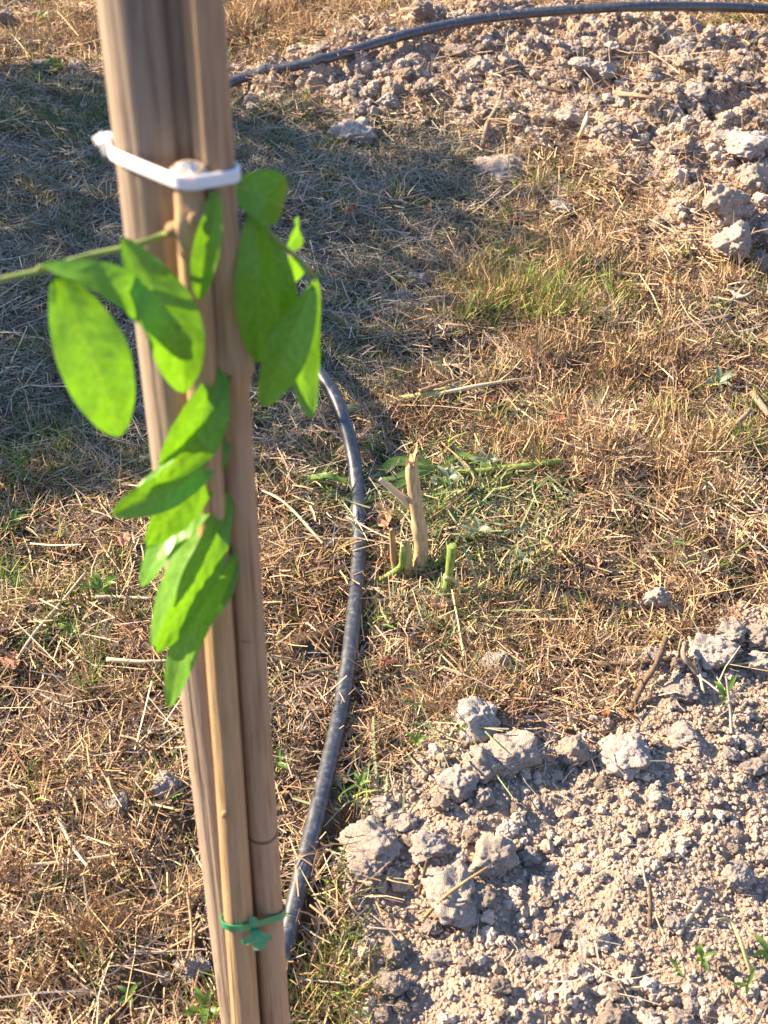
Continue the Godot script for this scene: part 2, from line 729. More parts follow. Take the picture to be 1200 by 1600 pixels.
func make_stakes() -> void:
	var gp := ground_y(POST_X, POST_Z) - 0.03
	var post := thing("wooden_stake", axis(POST_X, POST_Z, gp), "thick round weathered wooden stake behind the sapling stem", "stake")
	var pm := pole_mesh(gp, 1.32, 150, 72, func(a: float, h: float) -> float:
		var r := 0.0213 * (1.0 + 0.03 * nA.get_noise_3d(cos(a) * 1.2, sin(a) * 1.2, h * 3.0) + 0.008 * nB.get_noise_3d(cos(a) * 9.0, sin(a) * 9.0, h * 5.0))
		for g in [[0.66, 0.085, 0.0042], [0.22, 0.05, 0.0012], [-0.55, 0.04, 0.0009], [2.4, 0.07, 0.003], [4.0, 0.05, 0.002]]:
			var w: float = a - (g[0] + 0.05 * nC.get_noise_1d(h * 2.0 + g[0] * 9.0))
			w = wrapf(w, -PI, PI)
			var wid: float = g[1]
			r -= g[2] * exp(-w * w / (wid * wid))
		return r)
	part("shaft", pm, M.post, post)

	var gc := ground_y(CANE_X, CANE_Z) - 0.03
	var cane := thing("bamboo_cane", axis(CANE_X, CANE_Z, gc), "slim brown cane with swollen joints beside the wooden stake", "cane")
	var joints := [up_at(565, -CANE_Z), up_at(985, -CANE_Z), up_at(1298, -CANE_Z)]
	var cm := pole_mesh(gc, 1.30, 320, 36, func(a: float, h: float) -> float:
		var r := lerpf(0.0118, 0.0086, clampf(h / 1.1, 0.0, 1.0))
		r *= 1.0 + 0.03 * nA.get_noise_3d(cos(a) * 1.2, sin(a) * 1.2, h * 5.0 + 30.0)
		for k in 3:
			var d: float = h - joints[k]
			var lift: float = [0.0036, 0.0007, 0.0007][k]
			var wid: float = [0.011, 0.004, 0.004][k]
			r += lift * exp(-d * d / (wid * wid))
			r -= 0.0011 * exp(-d * d / (0.0014 * 0.0014))
		return r)
	part("shaft", cm, M.cane, cane)
	for k in 3:
		var rr: float = lerpf(0.0118, 0.0086, clampf(joints[k] / 1.1, 0.0, 1.0)) + [0.0026, -0.0001, 0.0003][k]
		var c: Vector3 = axis(CANE_X, CANE_Z, joints[k]) - cane.position
		var ring := part("joint", tube([c - Vector3(0, 0.0012, 0), c + Vector3(0, 0.0012, 0)], [rr, rr], 24), M.node if k == 2 else M.cane, cane)
		if k == 2:
			ring.set_meta("label", "dark ring of the cane joint")

	make_sapling()
	make_ties()


func make_sapling() -> void:
	var gs := ground_y(STEM_X, STEM_Z) - 0.03
	var root := thing("sapling", axis(STEM_X, STEM_Z, gs), "young sapling with a cut top and hanging bright green leaves, tied to stakes", "sapling")
	var top := up_at(262, -STEM_Z)
	var sm := pole_mesh(gs, top, 220, 36, func(a: float, h: float) -> float:
		var r := lerpf(0.0119, 0.0070, clampf(h / 0.95, 0.0, 1.0))
		r *= 1.0 + 0.04 * nA.get_noise_3d(cos(a) * 1.3 + 50.0, sin(a) * 1.3, h * 6.0)
		for k in [[up_at(350, -STEM_Z), -0.5, 0.004], [up_at(325, -STEM_Z), 0.5, 0.003], [up_at(1252, -STEM_Z), -0.25, 0.0016]]:
			var w: float = wrapf(a - k[1], -PI, PI)
			var d: float = (h - k[0]) / 0.007
			r += k[2] * exp(-w * w / 0.25 - d * d)
		return r, LEAN + STEM_LEAN)
	part("stem", sm, M.stem, root)
	var o := root.position
	# pale sealing paste over the pruned end
	var cap_v := PackedVector3Array()
	for j in 9:
		for i in 28:
			var a := TAU * i / 28.0
			var t := j / 8.0
			var rr := 0.0084 * cos(t * PI * 0.5) * (1.0 + 0.14 * nB.get_noise_3d(cos(a) * 1.6, sin(a) * 1.6, t * 3.0)) + 0.0002
			var drip := -0.006 * maxf(0.0, nA.get_noise_2d(cos(a) * 2.0 + 3.0, sin(a) * 2.0)) if j == 0 else 0.0
			cap_v.append(Vector3(sin(a) * rr, t * 0.0052 * (1.0 + 0.4 * nC.get_noise_2d(cos(a) * 2.0, sin(a) * 2.0 + t)) - 0.003 + drip, cos(a) * rr))
	var cap_i := grid_index(9, 28, true)
	var cap := part("pruning_seal", make_mesh(cap_v, cap_i, smooth_normals(cap_v, cap_i)), M.wax, root)
	cap.position = axis(STEM_X, STEM_Z, top) - o
	cap.set_meta("label", "crusty white sealing paste over the pruned end")
	var k1 := stem_point(350, -0.007, 0.005)
	var k2 := stem_point(326, 0.004, 0.007)
	for b in [[k1, 0.0052], [k2, 0.0048], [stem_point(1250, -0.003, 0.0112), 0.003]]:
		var bv := clod_mesh(int(b[1] * 90000.0), 2, 0.25)
		var bm := part("bud", bv, M.bud, root)
		bm.position = b[0] - o
		bm.scale = Vector3.ONE * b[1] * 2.0

	# three compound leaves: each has its own stalk and leaflets
	var d1 := 0.665
	var left := compound(root, [k1, at(255, 368, 0.685), at(195, 388, 0.672), at(130, 402, d1), at(60, 424, 0.655), at(-50, 447, 0.645), at(-160, 470, 0.64)], 0.0017, 0.0012)
	left.set_meta("label", "compound leaf arching away from the stake over open ground")
	# base, tip, width, the way the face looks, fold, curl, wave, material
	leaflet(left, o, at(88, 428, 0.658), at(188, 680, 0.690), 0.0345, Vector3(0.60, 0.05, 0.80), 0.16, 0.06, M.leaf)
	leaflet(left, o, at(192, 372, 0.664), at(290, 612, 0.704), 0.0275, Vector3(0.45, 0.25, 0.85), 0.38, 0.12, M.leaf)
	leaflet(left, o, at(66, 414, 0.652), at(238, 532, 0.688), 0.019, Vector3(0.15, 1.0, 0.30), 0.25, 0.26, M.leaf)

	var low := compound(root, [k2, at(334, 400, 0.700), at(341, 480, 0.722), at(347, 575, 0.745), at(352, 680, 0.775), at(360, 800, 0.815), at(362, 880, 0.842)], 0.0019, 0.0010)
	low.set_meta("label", "compound leaf hanging straight down along the stakes")
	leaflet(low, o, at(341, 298, 0.664), at(311, 468, 0.690), 0.0125, Vector3(-0.15, 0.25, 0.9), 0.55, 0.06, M.leaf)
	leaflet(low, o, at(347, 574, 0.738), at(249, 754, 0.752), 0.0285, Vector3(0.45, 0.10, 0.85), 0.25, 0.08, M.leaf)
	leaflet(low, o, at(366, 576, 0.742), at(244, 740, 0.738), 0.012, Vector3(-0.55, 0.9, 0.35), 0.10, -0.05, M.leaf)
	leaflet(low, o, at(345, 715, 0.775), at(176, 804, 0.765), 0.0195, Vector3(0.25, 0.35, 0.9), 0.30, 0.10, M.leaf)
	leaflet(low, o, at(330, 722, 0.770), at(206, 772, 0.764), 0.010, Vector3(-0.45, 0.9, 0.25), 0.10, 0.10, M.leaf)
	leaflet(low, o, at(356, 680, 0.772), at(230, 854, 0.785), 0.0255, Vector3(0.40, 0.15, 0.9), 0.12, 0.04, M.leaf)
	leaflet(low, o, at(352, 770, 0.800), at(220, 916, 0.796), 0.019, Vector3(-0.40, 0.85, 0.55), 0.15, 0.12, M.leaf)
	leaflet(low, o, at(356, 775, 0.806), at(238, 1010, 0.822), 0.022, Vector3(-0.75, 0.15, 0.75), 0.10, 0.05, M.leaf)
	leaflet(low, o, at(361, 765, 0.798), at(246, 1020, 0.815), 0.0235, Vector3(0.55, 0.1, 0.85), 0.10, 0.07, M.leaf)
	leaflet(low, o, at(366, 850, 0.832), at(300, 985, 0.836), 0.020, Vector3(0.3, 0.1, 0.9), 0.30, 0.05, M.leaf)
	leaflet(low, o, at(369, 866, 0.822), at(264, 1104, 0.832), 0.0195, Vector3(-0.40, 0.50, 0.80), 0.20, 0.10, M.leaf)

	var right := compound(root, [stem_point(300, 0.010, 0.002), at(352, 300, 0.706), at(385, 318, 0.702), at(425, 368, 0.712), at(462, 402, 0.730), at(492, 432, 0.742)], 0.0019, 0.0012)
	right.set_meta("label", "compound leaf leaning out past the cane")
	leaflet(right, o, at(356, 288, 0.688), at(441, 330, 0.712), 0.026, Vector3(-0.15, 0.75, 0.8), 0.20, 0.22, M.leaf)
	leaflet(right, o, at(398, 320, 0.698), at(404, 565, 0.736), 0.0215, Vector3(-0.05, 0.12, 1.0), 0.55, 0.08, M.leaf)
	leaflet(right, o, at(446, 392, 0.750), at(460, 348, 0.790), 0.013, Vector3(0.5, 0.3, 0.8), 0.20, 0.10, M.leaf)
	leaflet(right, o, at(452, 398, 0.752), at(462, 440, 0.775), 0.010, Vector3(0.5, 0.3, 0.8), 0.20, 0.10, M.leaf)
	leaflet(right, o, at(490, 446, 0.716), at(412, 634, 0.736), 0.0215, Vector3(0.15, 0.25, 1.0), 0.30, 0.06, M.leaf)
	leaflet(right, o, at(492, 436, 0.745), at(486, 654, 0.800), 0.0205, Vector3(0.55, 0.15, 0.9), 0.25, -0.16, M.leaf)
	leaflet(right, o, at(425, 372, 0.712), at(438, 545, 0.742), 0.020, Vector3(0.45, 0.10, 0.9), 0.2, 0.05, M.leaf)


func stem_point(py: float, dx: float, dz: float) -> Vector3:
	return axis(STEM_X, STEM_Z, up_at(py, -STEM_Z)) + Vector3(dx, 0, dz)


func compound(root: Node3D, pts: Array, r0: float, r1: float) -> MeshInstance3D:
	var c := curve_points(pts, 30)
	var rel := []
	var radii := []
	for i in c.size():
		rel.append(c[i] - root.position)
		radii.append(lerpf(r0, r1, i / 29.0))
	stalk_points = c
	return part("leaf_stalk", tube(rel, radii, 8, 0.15), M.petiole, root)


func leaflet(parent: Node3D, origin: Vector3, base: Vector3, tip: Vector3, width: float, face: Vector3, fold: float, curl: float, m: Material) -> void:
	var rows := 26
	var cols := 13
	var ax := tip - base
	var length := ax.length()
	var d := ax / length
	var nrm := (face - d * face.dot(d)).normalized()
	var side := d.cross(nrm)
	var v := PackedVector3Array()
	var uv := PackedVector2Array()
	var ph := rng.randf() * 50.0
	for j in rows:
		var t := j / (rows - 1.0)
		var w := width * 0.5 * pow(sin(PI * pow(clampf(t * 0.985 + 0.008, 0.0, 1.0), 1.08)), 0.60)
		var c := base + ax * t + nrm * (curl * length * sin(PI * t)) + side * (0.05 * length * sin(PI * t) * nA.get_noise_1d(ph))
		var tw := 0.16 * nB.get_noise_1d(ph + t * 1.4)
		var s2 := side * cos(tw) + nrm * sin(tw)
		var n2 := nrm * cos(tw) - side * sin(tw)
		for i in cols:
			var s := i / (cols - 1.0) * 2.0 - 1.0
			var wave := 0.014 * width * nC.get_noise_2d(ph + s * 1.1, t * 5.0) * absf(s) * 3.0
			var rib := -0.024 * width * cos(TAU * (t * 9.0 - absf(s) * 1.1)) * (1.0 - absf(s)) * minf(1.0, absf(s) * 5.0)
			v.append(c + s2 * (s * w) + n2 * (fold * absf(s) * w + wave + rib) - origin)
			uv.append(Vector2(s * 0.5 + 0.5, t))
	var near := base
	var best := 0.05
	for q in stalk_points:
		if q.distance_to(base) < best:
			best = q.distance_to(base)
			near = q
	if best > 0.001:
		part("leaflet_stalk", tube([near - origin, near.lerp(base, 0.5) - origin + Vector3(0, 0.001, 0), base + ax * 0.02 - origin], [0.0011, 0.0009, 0.0007], 7), M.petiole, parent)
	var idx := grid_index(rows, cols)
	part("leaflet", make_mesh(v, idx, smooth_normals(v, idx), uv), m, parent)


# outline of a band drawn tight round several upright poles: [centre, radius] each
func hull(circles: Array, extra: float, count: int) -> Array:
	var out := []
	for i in count:
		var a := TAU * i / count
		var u := Vector2(sin(a), cos(a))
		var best := -1e9
		var p := Vector2.ZERO
		for c in circles:
			var k: float = c[0].dot(u) + c[1]
			if k > best:
				best = k
				p = c[0] + u * (c[1] + extra)
		out.append(p)
	return out


func band(outline: Array, lift: Callable, wide: float, thick: float) -> ArrayMesh:
	var v := PackedVector3Array()
	var n := outline.size()
	for i in n:
		var p: Vector2 = outline[i]
		var q: Vector2 = (outline[(i + 1) % n] - outline[(i + n - 1) % n]).normalized()
		var o := Vector2(-q.y, q.x)
		var h: float = lift.call(p)
		var c := thick * 0.3
		for k in [[0.0, -wide / 2], [thick - c, -wide / 2], [thick, -wide / 2 + c], [thick, wide / 2 - c], [thick - c, wide / 2], [0.0, wide / 2]]:
			var r: Vector2 = p + o * k[0]
			v.append(Vector3(r.x, h + k[1], r.y))
	var idx := PackedInt32Array()
	for i in n:
		var i2 := (i + 1) % n
		for k in 6:
			var k2 := (k + 1) % 6
			idx.append_array([i * 6 + k, i * 6 + k2, i2 * 6 + k, i * 6 + k2, i2 * 6 + k2, i2 * 6 + k])
	return make_mesh(v, idx)


func make_ties() -> void:
	var h := up_at(262, -STEM_Z) - 0.011
	var cs := []
	for q in [[POST_X, POST_Z, 0.0219], [STEM_X, STEM_Z, 0.0077], [CANE_X, CANE_Z, 0.0092]]:
		var a := axis(q[0], q[1], h)
		cs.append([Vector2(a.x, a.z), q[2]])
	var o := axis(POST_X, POST_Z, h)
	var rel := []
	for p in hull(cs, 0.0006, 96):
		rel.append(p - Vector2(o.x, o.z))
	for go in 5:
		var old := rel.duplicate()
		for i in rel.size():
			var mid: Vector2 = (old[(i + 1) % 96] + old[(i + 95) % 96]) * 0.5
			rel[i] = old[i].lerp(mid, 0.5) * 1.0015
	var t := thing("cable_tie", o, "white plastic cable tie holding stake, sapling and cane together", "cable tie")
	var lift := func(p: Vector2) -> float: return -0.11 * p.x + 0.24 * p.y
	part("strap", band(rel, lift, 0.0068, 0.0016), M.nylon, t)
	# the square head sits on the far left of the loop with the cut tail sticking out
	var hm := chamfer_box(Vector3(0.0085, 0.0095, 0.0070), 0.0012)
	var hd := part("head", hm, M.nylon, t)
	hd.position = Vector3(-0.0246, 0.0028, -0.002)
	hd.rotation = Vector3(0, 0.3, 0.25)
	var tail := part("tail", chamfer_box(Vector3(0.006, 0.0050, 0.0016), 0.0004), M.nylon, t)
	tail.position = Vector3(-0.0288, 0.0038, -0.005)
	tail.rotation = Vector3(0, 0.7, 0.3)

	var h2 := up_at(1437, -STEM_Z)
	var cg := []
	for q in [[STEM_X, STEM_Z, 0.0123], [CANE_X, CANE_Z, 0.0122]]:
		var a := axis(q[0], q[1], h2)
		cg.append([Vector2(a.x, a.z), q[2]])
	var o2 := axis(STEM_X, STEM_Z, h2)
	var rel2 := []
	for p in hull(cg, 0.0003, 72):
		rel2.append(p - Vector2(o2.x, o2.z))
	var t2 := thing("plant_tie", o2, "green plastic ribbon knotted round the sapling and the cane", "plant tie")
	part("ribbon", band(rel2, func(p: Vector2) -> float: return 0.7 * p.y, 0.0078, 0.0007), M.green_tape, t2)
	var knot := part("knot", clod_mesh(77, 2, 0.2), M.green_tape, t2)
	knot.position = Vector3(0.0125, -0.001, 0.0095)
	knot.scale = Vector3(0.008, 0.007, 0.006)
	for q in [[Vector3(0.0135, 0.003, 0.0085), Vector3(0.0115, 0.019, 0.0105), 0.0050], [Vector3(0.0135, -0.002, 0.010), Vector3(0.0165, -0.017, 0.0155), 0.0090], [Vector3(0.0125, -0.002, 0.010), Vector3(0.0030, -0.0085, 0.0155), 0.0060], [Vector3(0.0140, -0.001, 0.009), Vector3(0.0245, -0.006, 0.0125), 0.0050]]:
		part("ribbon_end", ribbon(q[0], q[1], q[2]), M.green_tape, t2)


func ribbon(a: Vector3, b: Vector3, w: float) -> ArrayMesh:
	var v := PackedVector3Array()
	var d := (b - a).normalized()
	var s := d.cross(Vector3(0.2, 0.3, 1.0)).normalized()
	var n := s.cross(d)
	for j in 7:
		var t := j / 6.0
		for i in 3:
			var k := i - 1.0
			v.append(a.lerp(b, t) + s * k * w * 0.5 * (0.45 + 0.75 * sin(t * 2.0)) * (1.0 if j < 6 else 0.08) + n * (0.0022 * sin(t * PI) - absf(k) * 0.0016 * t))
	var idx := grid_index(7, 3)
	return make_mesh(v, idx, smooth_normals(v, idx))


func chamfer_box(size: Vector3, c: float) -> ArrayMesh:
	var v := PackedVector3Array()
	var idx := PackedInt32Array()
	var h := size / 2.0
	var loops := [[-h.y, c], [-h.y + c, 0.0], [h.y - c, 0.0], [h.y, c]]
	for l in loops:
		var x: float = h.x - l[1]
		var z: float = h.z - l[1]
		for q in [[-x + c, -z], [x - c, -z], [x, -z + c], [x, z - c], [x - c, z], [-x + c, z], [-x, z - c], [-x, -z + c]]:
			v.append(Vector3(q[0], l[0], q[1]))
	idx = grid_index(4, 8, true)
	for k in range(1, 7):
		idx.append_array([0, k + 1, k])
		idx.append_array([24, 24 + k, 24 + k + 1])
	return make_mesh(v, idx)


# ---------------------------------------------------------------- clods

func icosphere(sub: int) -> Array:
	if ico_cache.has(sub):
		return ico_cache[sub]
	var t := (1.0 + sqrt(5.0)) / 2.0
	var v := PackedVector3Array([Vector3(-1, t, 0), Vector3(1, t, 0), Vector3(-1, -t, 0), Vector3(1, -t, 0), Vector3(0, -1, t), Vector3(0, 1, t), Vector3(0, -1, -t), Vector3(0, 1, -t), Vector3(t, 0, -1), Vector3(t, 0, 1), Vector3(-t, 0, -1), Vector3(-t, 0, 1)])
	for i in 12:
		v[i] = v[i].normalized()
	var f := PackedInt32Array([0, 11, 5, 0, 5, 1, 0, 1, 7, 0, 7, 10, 0, 10, 11, 1, 5, 9, 5, 11, 4, 11, 10, 2, 10, 7, 6, 7, 1, 8, 3, 9, 4, 3, 4, 2, 3, 2, 6, 3, 6, 8, 3, 8, 9, 4, 9, 5, 2, 4, 11, 6, 2, 10, 8, 6, 7, 9, 8, 1])
	for s in sub:
		var mid := {}
		var g := PackedInt32Array()
		for k in range(0, f.size(), 3):
			var tri := [f[k], f[k + 1], f[k + 2]]
			var m := []
			for e in 3:
				var a: int = tri[e]
				var b: int = tri[(e + 1) % 3]
				var key := mini(a, b) * 100000 + maxi(a, b)
				if not mid.has(key):
					mid[key] = v.size()
					v.append((v[a] + v[b]).normalized())
				m.append(mid[key])
			g.append_array([tri[0], m[0], m[2], tri[1], m[1], m[0], tri[2], m[2], m[1], m[0], m[1], m[2]])
		f = g
	# the table above runs counter-clockwise; Godot's fronts run clockwise
	for k in range(0, f.size(), 3):
		var x := f[k + 1]
		f[k + 1] = f[k + 2]
		f[k + 2] = x
	ico_cache[sub] = [v, f]
	return ico_cache[sub]


# a broken lump of earth about one unit across: a ball cut by random planes, then roughened
func clod_mesh(seed_: int, sub: int, rough := 0.5, faceted := false) -> ArrayMesh:
	var r := RandomNumberGenerator.new()
	r.seed = seed_ * 7919 + 13
	var base := icosphere(sub)
	var dirs: PackedVector3Array = base[0]
	var planes := []
	for k in 12:
		var d := Vector3(r.randfn(), r.randfn(), r.randfn()).normalized()
		planes.append([d, r.randf_range(0.27, 0.46)])
	var off := Vector3(r.randf() * 100.0, r.randf() * 100.0, r.randf() * 100.0)
	var v := PackedVector3Array()
	for d in dirs:
		var rad := 0.5
		for p in planes:
			var k: float = d.dot(p[0])
			if k > 0.05:
				rad = minf(rad, p[1] / k)
		rad = lerpf(rad, 0.43, 0.06)
		rad *= 1.0 + rough * (0.22 * nA.get_noise_3dv(d * 1.3 + off) + 0.13 * nB.get_noise_3dv(d * 2.8 + off))
		if sub >= 3:
			rad *= 1.0 + rough * (0.055 * nC.get_noise_3dv(d * 6.5 + off) + 0.06 * nA.get_noise_3dv(d * 15.0 + off))
		if sub >= 4:
			rad *= 1.0 + rough * 0.06 * nB.get_noise_3dv(d * 31.0 + off)
		v.append(d * rad)
	var idx: PackedInt32Array = base[1]
	return make_mesh(v, idx) if faceted else make_mesh(v, idx, smooth_normals(v, idx))


func put_clod(mesh: Mesh, px: float, py: float, wpx: float, hpx: float, tone: int, label: String, group := "") -> void:
	var p := on_ground(px, py + hpx * 0.30)
	put_clod_at(mesh, p, metres(wpx, p), hpx / wpx, tone, label, group)


func put_clod_at(mesh: Mesh, p: Vector3, w: float, ratio: float, tone: int, label: String, group := "") -> void:
	var o := solo("soil_clod", mesh, M.clod[tone], Vector3.ZERO, label, "clod", group)
	var b := Basis.from_euler(Vector3(rng.randf_range(-0.5, 0.5), rng.randf() * TAU, rng.randf_range(-0.5, 0.5)))
	var hgt := clampf(ratio, 0.5, 1.25) * 0.88
	o.transform = Transform3D(Basis.from_scale(Vector3(w, w * hgt, w * rng.randf_range(0.8, 1.05)) * 1.04) * b, Vector3(p.x, ground_y(p.x, p.z) + w * hgt * 0.30 + 0.6 * litter_depth(p.x, p.z), p.z))


func make_clods() -> void:
	var big := [
		[748, 1112, 78, 72, 1, "round grey clod resting on straw at the edge of the heap"],
		[897, 1168, 60, 82, 0, "tall upright clod with a flat shadowed face in the crumbly soil"],
		[980, 1172, 82, 58, 1, "wedge shaped pale clod beside the tall upright clod"],
		[800, 1170, 92, 66, 0, "wide broken slab of soil leaning on the tall upright clod"],
		[752, 1188, 62, 60, 0, "lumpy clod wedged against the broken soil slab"],
		[714, 1213, 60, 56, 1, "rough cubic clod just below the broken soil slab"],
		[585, 1312, 96, 54, 0, "large flat topped grey clod at the straw edge by the hose"],
		[572, 1358, 62, 56, 0, "angular clod tucked under the large flat topped clod"],
		[706, 1384, 112, 70, 0, "largest crumbly clod with a stalk leaning against it"],
		[745, 1402, 56, 52, 2, "dark sided clod broken off the largest crumbly clod"],
		[768, 1330, 78, 62, 0, "rounded crumbly clod behind the largest clod"],
		[666, 1319, 56, 40, 1, "oblong clod between the flat topped clod and the largest clod"],
		[602, 1258, 44, 36, 1, "small shaded clod above the large flat topped clod"],
		[690, 1250, 34, 44, 0, "small upright pale clod below the cubic clod"],
		[757, 1237, 38, 38, 1, "knobbly pale clod below the broken soil slab"],
		[632, 1282, 44, 30, 1, "low shaded clod beside the flat topped clod"],
		[1113, 1006, 84, 66, 1, "big pale clod at the top of the heap by the grey twigs"],
		[1140, 990, 50, 44, 1, "pale clod leaning on the big pale clod by the twigs"],
		[1186, 990, 50, 38, 0, "squat clod with a brown stain next to the big pale clod"],
		[1188, 1032, 48, 44, 1, "pale rounded clod below the brown stained clod"],
		[1024, 934, 46, 42, 1, "lone bluish grey clod lying in the deep straw"],
		[775, 1037, 48, 32, 1, "lone pale clod on straw above the round grey clod"],
		[1022, 1022, 36, 26, 1, "small pale clod behind the leaning grey twig"],
		[1150, 1362, 44, 46, 1, "white topped clod alone on the fine crumbs"],
		[1196, 1325, 34, 62, 1, "tall pale clod standing by the white topped clod"],
		[730, 1504, 30, 30, 0, "small round clod on the fine soil below the largest clod"],
		[618, 1476, 46, 60, 0, "brown lump beside the grassy edge of the heap"],
		[615, 1532, 46, 46, 0, "brown lump below another lump beside the grassy edge"],
		[966, 1543, 46, 40, 2, "gritty clod next to the small green weeds on the soil"],
		[1062, 1588, 52, 44, 0, "pointed clod below the small green weeds on the soil"],
		[955, 1588, 56, 36, 2, "low gritty clod below the gritty clod near the weeds"],
		[1064, 1070, 56, 40, 0, "crumbly pale clod under the curved twig"],
		[1067, 1146, 62, 28, 1, "flat pale clod in the crumbs beside the wedge shaped clod"],
		[1168, 1160, 42, 34, 1, "pale clod in the crumbs beside the leaning dry stalk"],
		[1175, 1195, 44, 36, 0, "brownish clod below the pale clod by the dry stalk"],
		[1130, 302, 66, 70, 0, "tall clod with a dark broken face at the foot of the bank"],
		[1172, 296, 54, 54, 0, "clod joined to the tall dark faced clod at the bank foot"],
		[1148, 358, 78, 62, 0, "two peaked clod lying on straw below the bank"],
		[1164, 218, 78, 46, 1, "long pale slab of earth with a smooth top on the bank"],
		[1196, 372, 34, 42, 0, "rounded clod next to the two peaked clod"],
		[785, 268, 84, 42, 0, "grey mound of earth at the end of the shade"],
		[1024, 346, 36, 32, 2, "dark little clod alone on straw below the bank"],
		[875, 326, 34, 24, 1, "small grey clod on straw next to the earth mound"],
		[652, 440, 36, 34, 1, "bluish clod lying in shade among thin grass"],
		[632, 466, 40, 24, 1, "low bluish clod lying below another in the shade"],
		[552, 208, 64, 44, 1, "grey lump half in shade below the hose"],
		[255, 1226, 46, 34, 1, "grey stone like clod in straw left of the stakes"],
		[185, 1256, 34, 24, 1, "small pale clod in straw beside the grey stone like clod"],
		[302, 1508, 56, 36, 1, "whitish clod half buried in straw near the stake foot"],
		[258, 1530, 28, 22, 1, "small whitish chip of earth near the stake foot"],
		[70, 104, 32, 30, 2, "brown clod in sunlit dry grass behind the shade"],
		[122, 108, 34, 26, 0, "split pale clod in sunlit dry grass behind the shade"],
		[8, 28, 40, 30, 2, "dark rounded clod at the rear of the dry grass"]]
	var k := 100
	for b in big:
		put_clod(clod_mesh(k, 4, 0.9), b[0], b[1], b[2], b[3], b[4], b[5])
		k += 1
	var small := []
	for i in 14:
		small.append(clod_mesh(300 + i, 4, 0.85))
	var placed := []
	# [label, group, how many, corner readings, smallest, largest]
	var sets := [
		["clods of turned earth on the bank", 100, [380, 1240, 30, 240], 0.022, 0.050, 0],
		["clods of turned earth on the bank", 60, [380, 1240, 40, 230], 0.014, 0.024, 0],
		["small clods on the soil heap", 75, [560, 1220, 1010, 1600], 0.012, 0.024, 1],
		["scattered clods below the bank", 14, [880, 1220, 200, 400], 0.014, 0.030, 2]]
	var marks := [
		[[420, 130], "where the bank meets the cane"], [[560, 110], "under the slope of the hose"], [[700, 70], "under the crest of the hose"], [[640, 170], "above the thin dark twig"], [[770, 160], "around the bent dry stem"],
		[[700, 150], "between the thin dark twig and the bent stem"], [[745, 105], "above the bent dry stem"], [[820, 195], "below the dark shadow strip"], [[845, 120], "around the dark shadow strip"], [[900, 60], "high on the bank under the hose"], [[1010, 130], "above the pale sticks on the bank"], [[1010, 190], "below the pale sticks on the bank"], [[1050, 60], "by the green weed on the bank"],
		[[1150, 120], "high above the long pale slab"], [[1164, 210], "against the long pale slab"], [[1110, 180], "behind the long pale slab"], [[1190, 260], "between the long pale slab and the tall dark faced clod"], [[900, 220], "by the dry curled stem"], [[1060, 260], "between the dry curled stem and the tall clod"], [[1130, 320], "by the tall dark faced clod"], [[1024, 350], "by the dark little clod"],
		[[720, 1170], "by the broken soil slab"], [[620, 1280], "by the flat topped clod"], [[730, 1380], "by the largest crumbly clod"], [[840, 1240], "below the tall upright clod"], [[980, 1210], "below the wedge shaped clod"], [[1080, 1100], "by the flat pale clod in the crumbs"],
		[[1170, 1180], "by the brownish clod in the crumbs"], [[1130, 1040], "under the big pale clod"], [[960, 1330], "in the middle of the fine crumbs"], [[1160, 1370], "by the white topped clod"], [[1040, 1420], "by the brown stalk in the crumbs"], [[620, 1500], "by the brown lumps at the grass"],
		[[780, 1500], "by the small round clod on the soil"], [[960, 1540], "by the gritty clod"], [[1110, 1510], "by the green weeds on the soil"], [[860, 1400], "between the largest clod and the fine crumbs"]]
	for m in marks:
		m.append(gr(m[0][0], m[0][1]))
	var used := {}
	for s in sets:
		var made := 0
		var tries := 0
		while made < s[1] and tries < 6000:
			tries += 1
			var px: float = rng.randf_range(s[2][0], s[2][1])
			var py: float = rng.randf_range(s[2][2], s[2][3])
			var p := on_ground(px, py)
			var soil := sample(soil_mask, p.x, p.z)
			if s[5] == 0 and sample(bank_mask, p.x, p.z) < 0.75:
				continue
			if s[5] == 1 and (soil < 0.8 or rng.randf() > 0.25 + 0.75 * smoothstep(1550.0, 1150.0, py)):
				continue
			if on_hose(p.x, p.z):
				continue
			var w: float = lerpf(s[3], s[4], pow(rng.randf(), 2.0))
			var ok := not (on_hose(p.x, p.z + w * 0.55) or on_hose(p.x, p.z + w * 0.9) or on_hose(p.x - w * 0.5, p.z) or on_hose(p.x + w * 0.5, p.z) or on_hose(p.x, p.z - w * 0.55))
			for q in placed:
				if q[0].distance_to(p) < (q[1] + w) * 0.42:
					ok = false
					break
			if not ok:
				continue
			placed.append([p, w])
			var best := 1e9
			var near := ""
			for m in marks:
				var d: float = p.distance_to(m[2])
				if d < best:
					best = d
					near = m[1]
			var size_word := "big" if w > 0.042 else "middling" if w > 0.030 else "small" if w > 0.020 else "tiny"
			var ratio := 0.7
			var tone := 0
			var label := ""
			for go in 12:
				ratio = rng.randf_range(0.55, 1.0)
				tone = rng.randi() % 3
				var shape_word := "upright" if ratio > 0.85 else "flat" if ratio < 0.68 else "rounded"
				var tone_word: String = ["tan", "pale grey", "brown"][tone]
				label = ("loose " if s[5] == 2 else "") + "%s %s %s clod %s" % [size_word, shape_word, tone_word, near]
				if not used.has(label):
					break
			used[label] = true
			put_clod_at(small[rng.randi() % small.size()], p, w, ratio, tone, label, s[0])
			made += 1


func on_hose(x: float, z: float) -> bool:
	return hose_cells.has(Vector2i(roundi(x * 125.0), roundi(z * 125.0)))


func stuff(called: String, label: String, category: String) -> Node3D:
	var o := Node3D.new()
	o.name = called
	add_child(o)
	tag(o, label, category, "", "stuff")
	return o


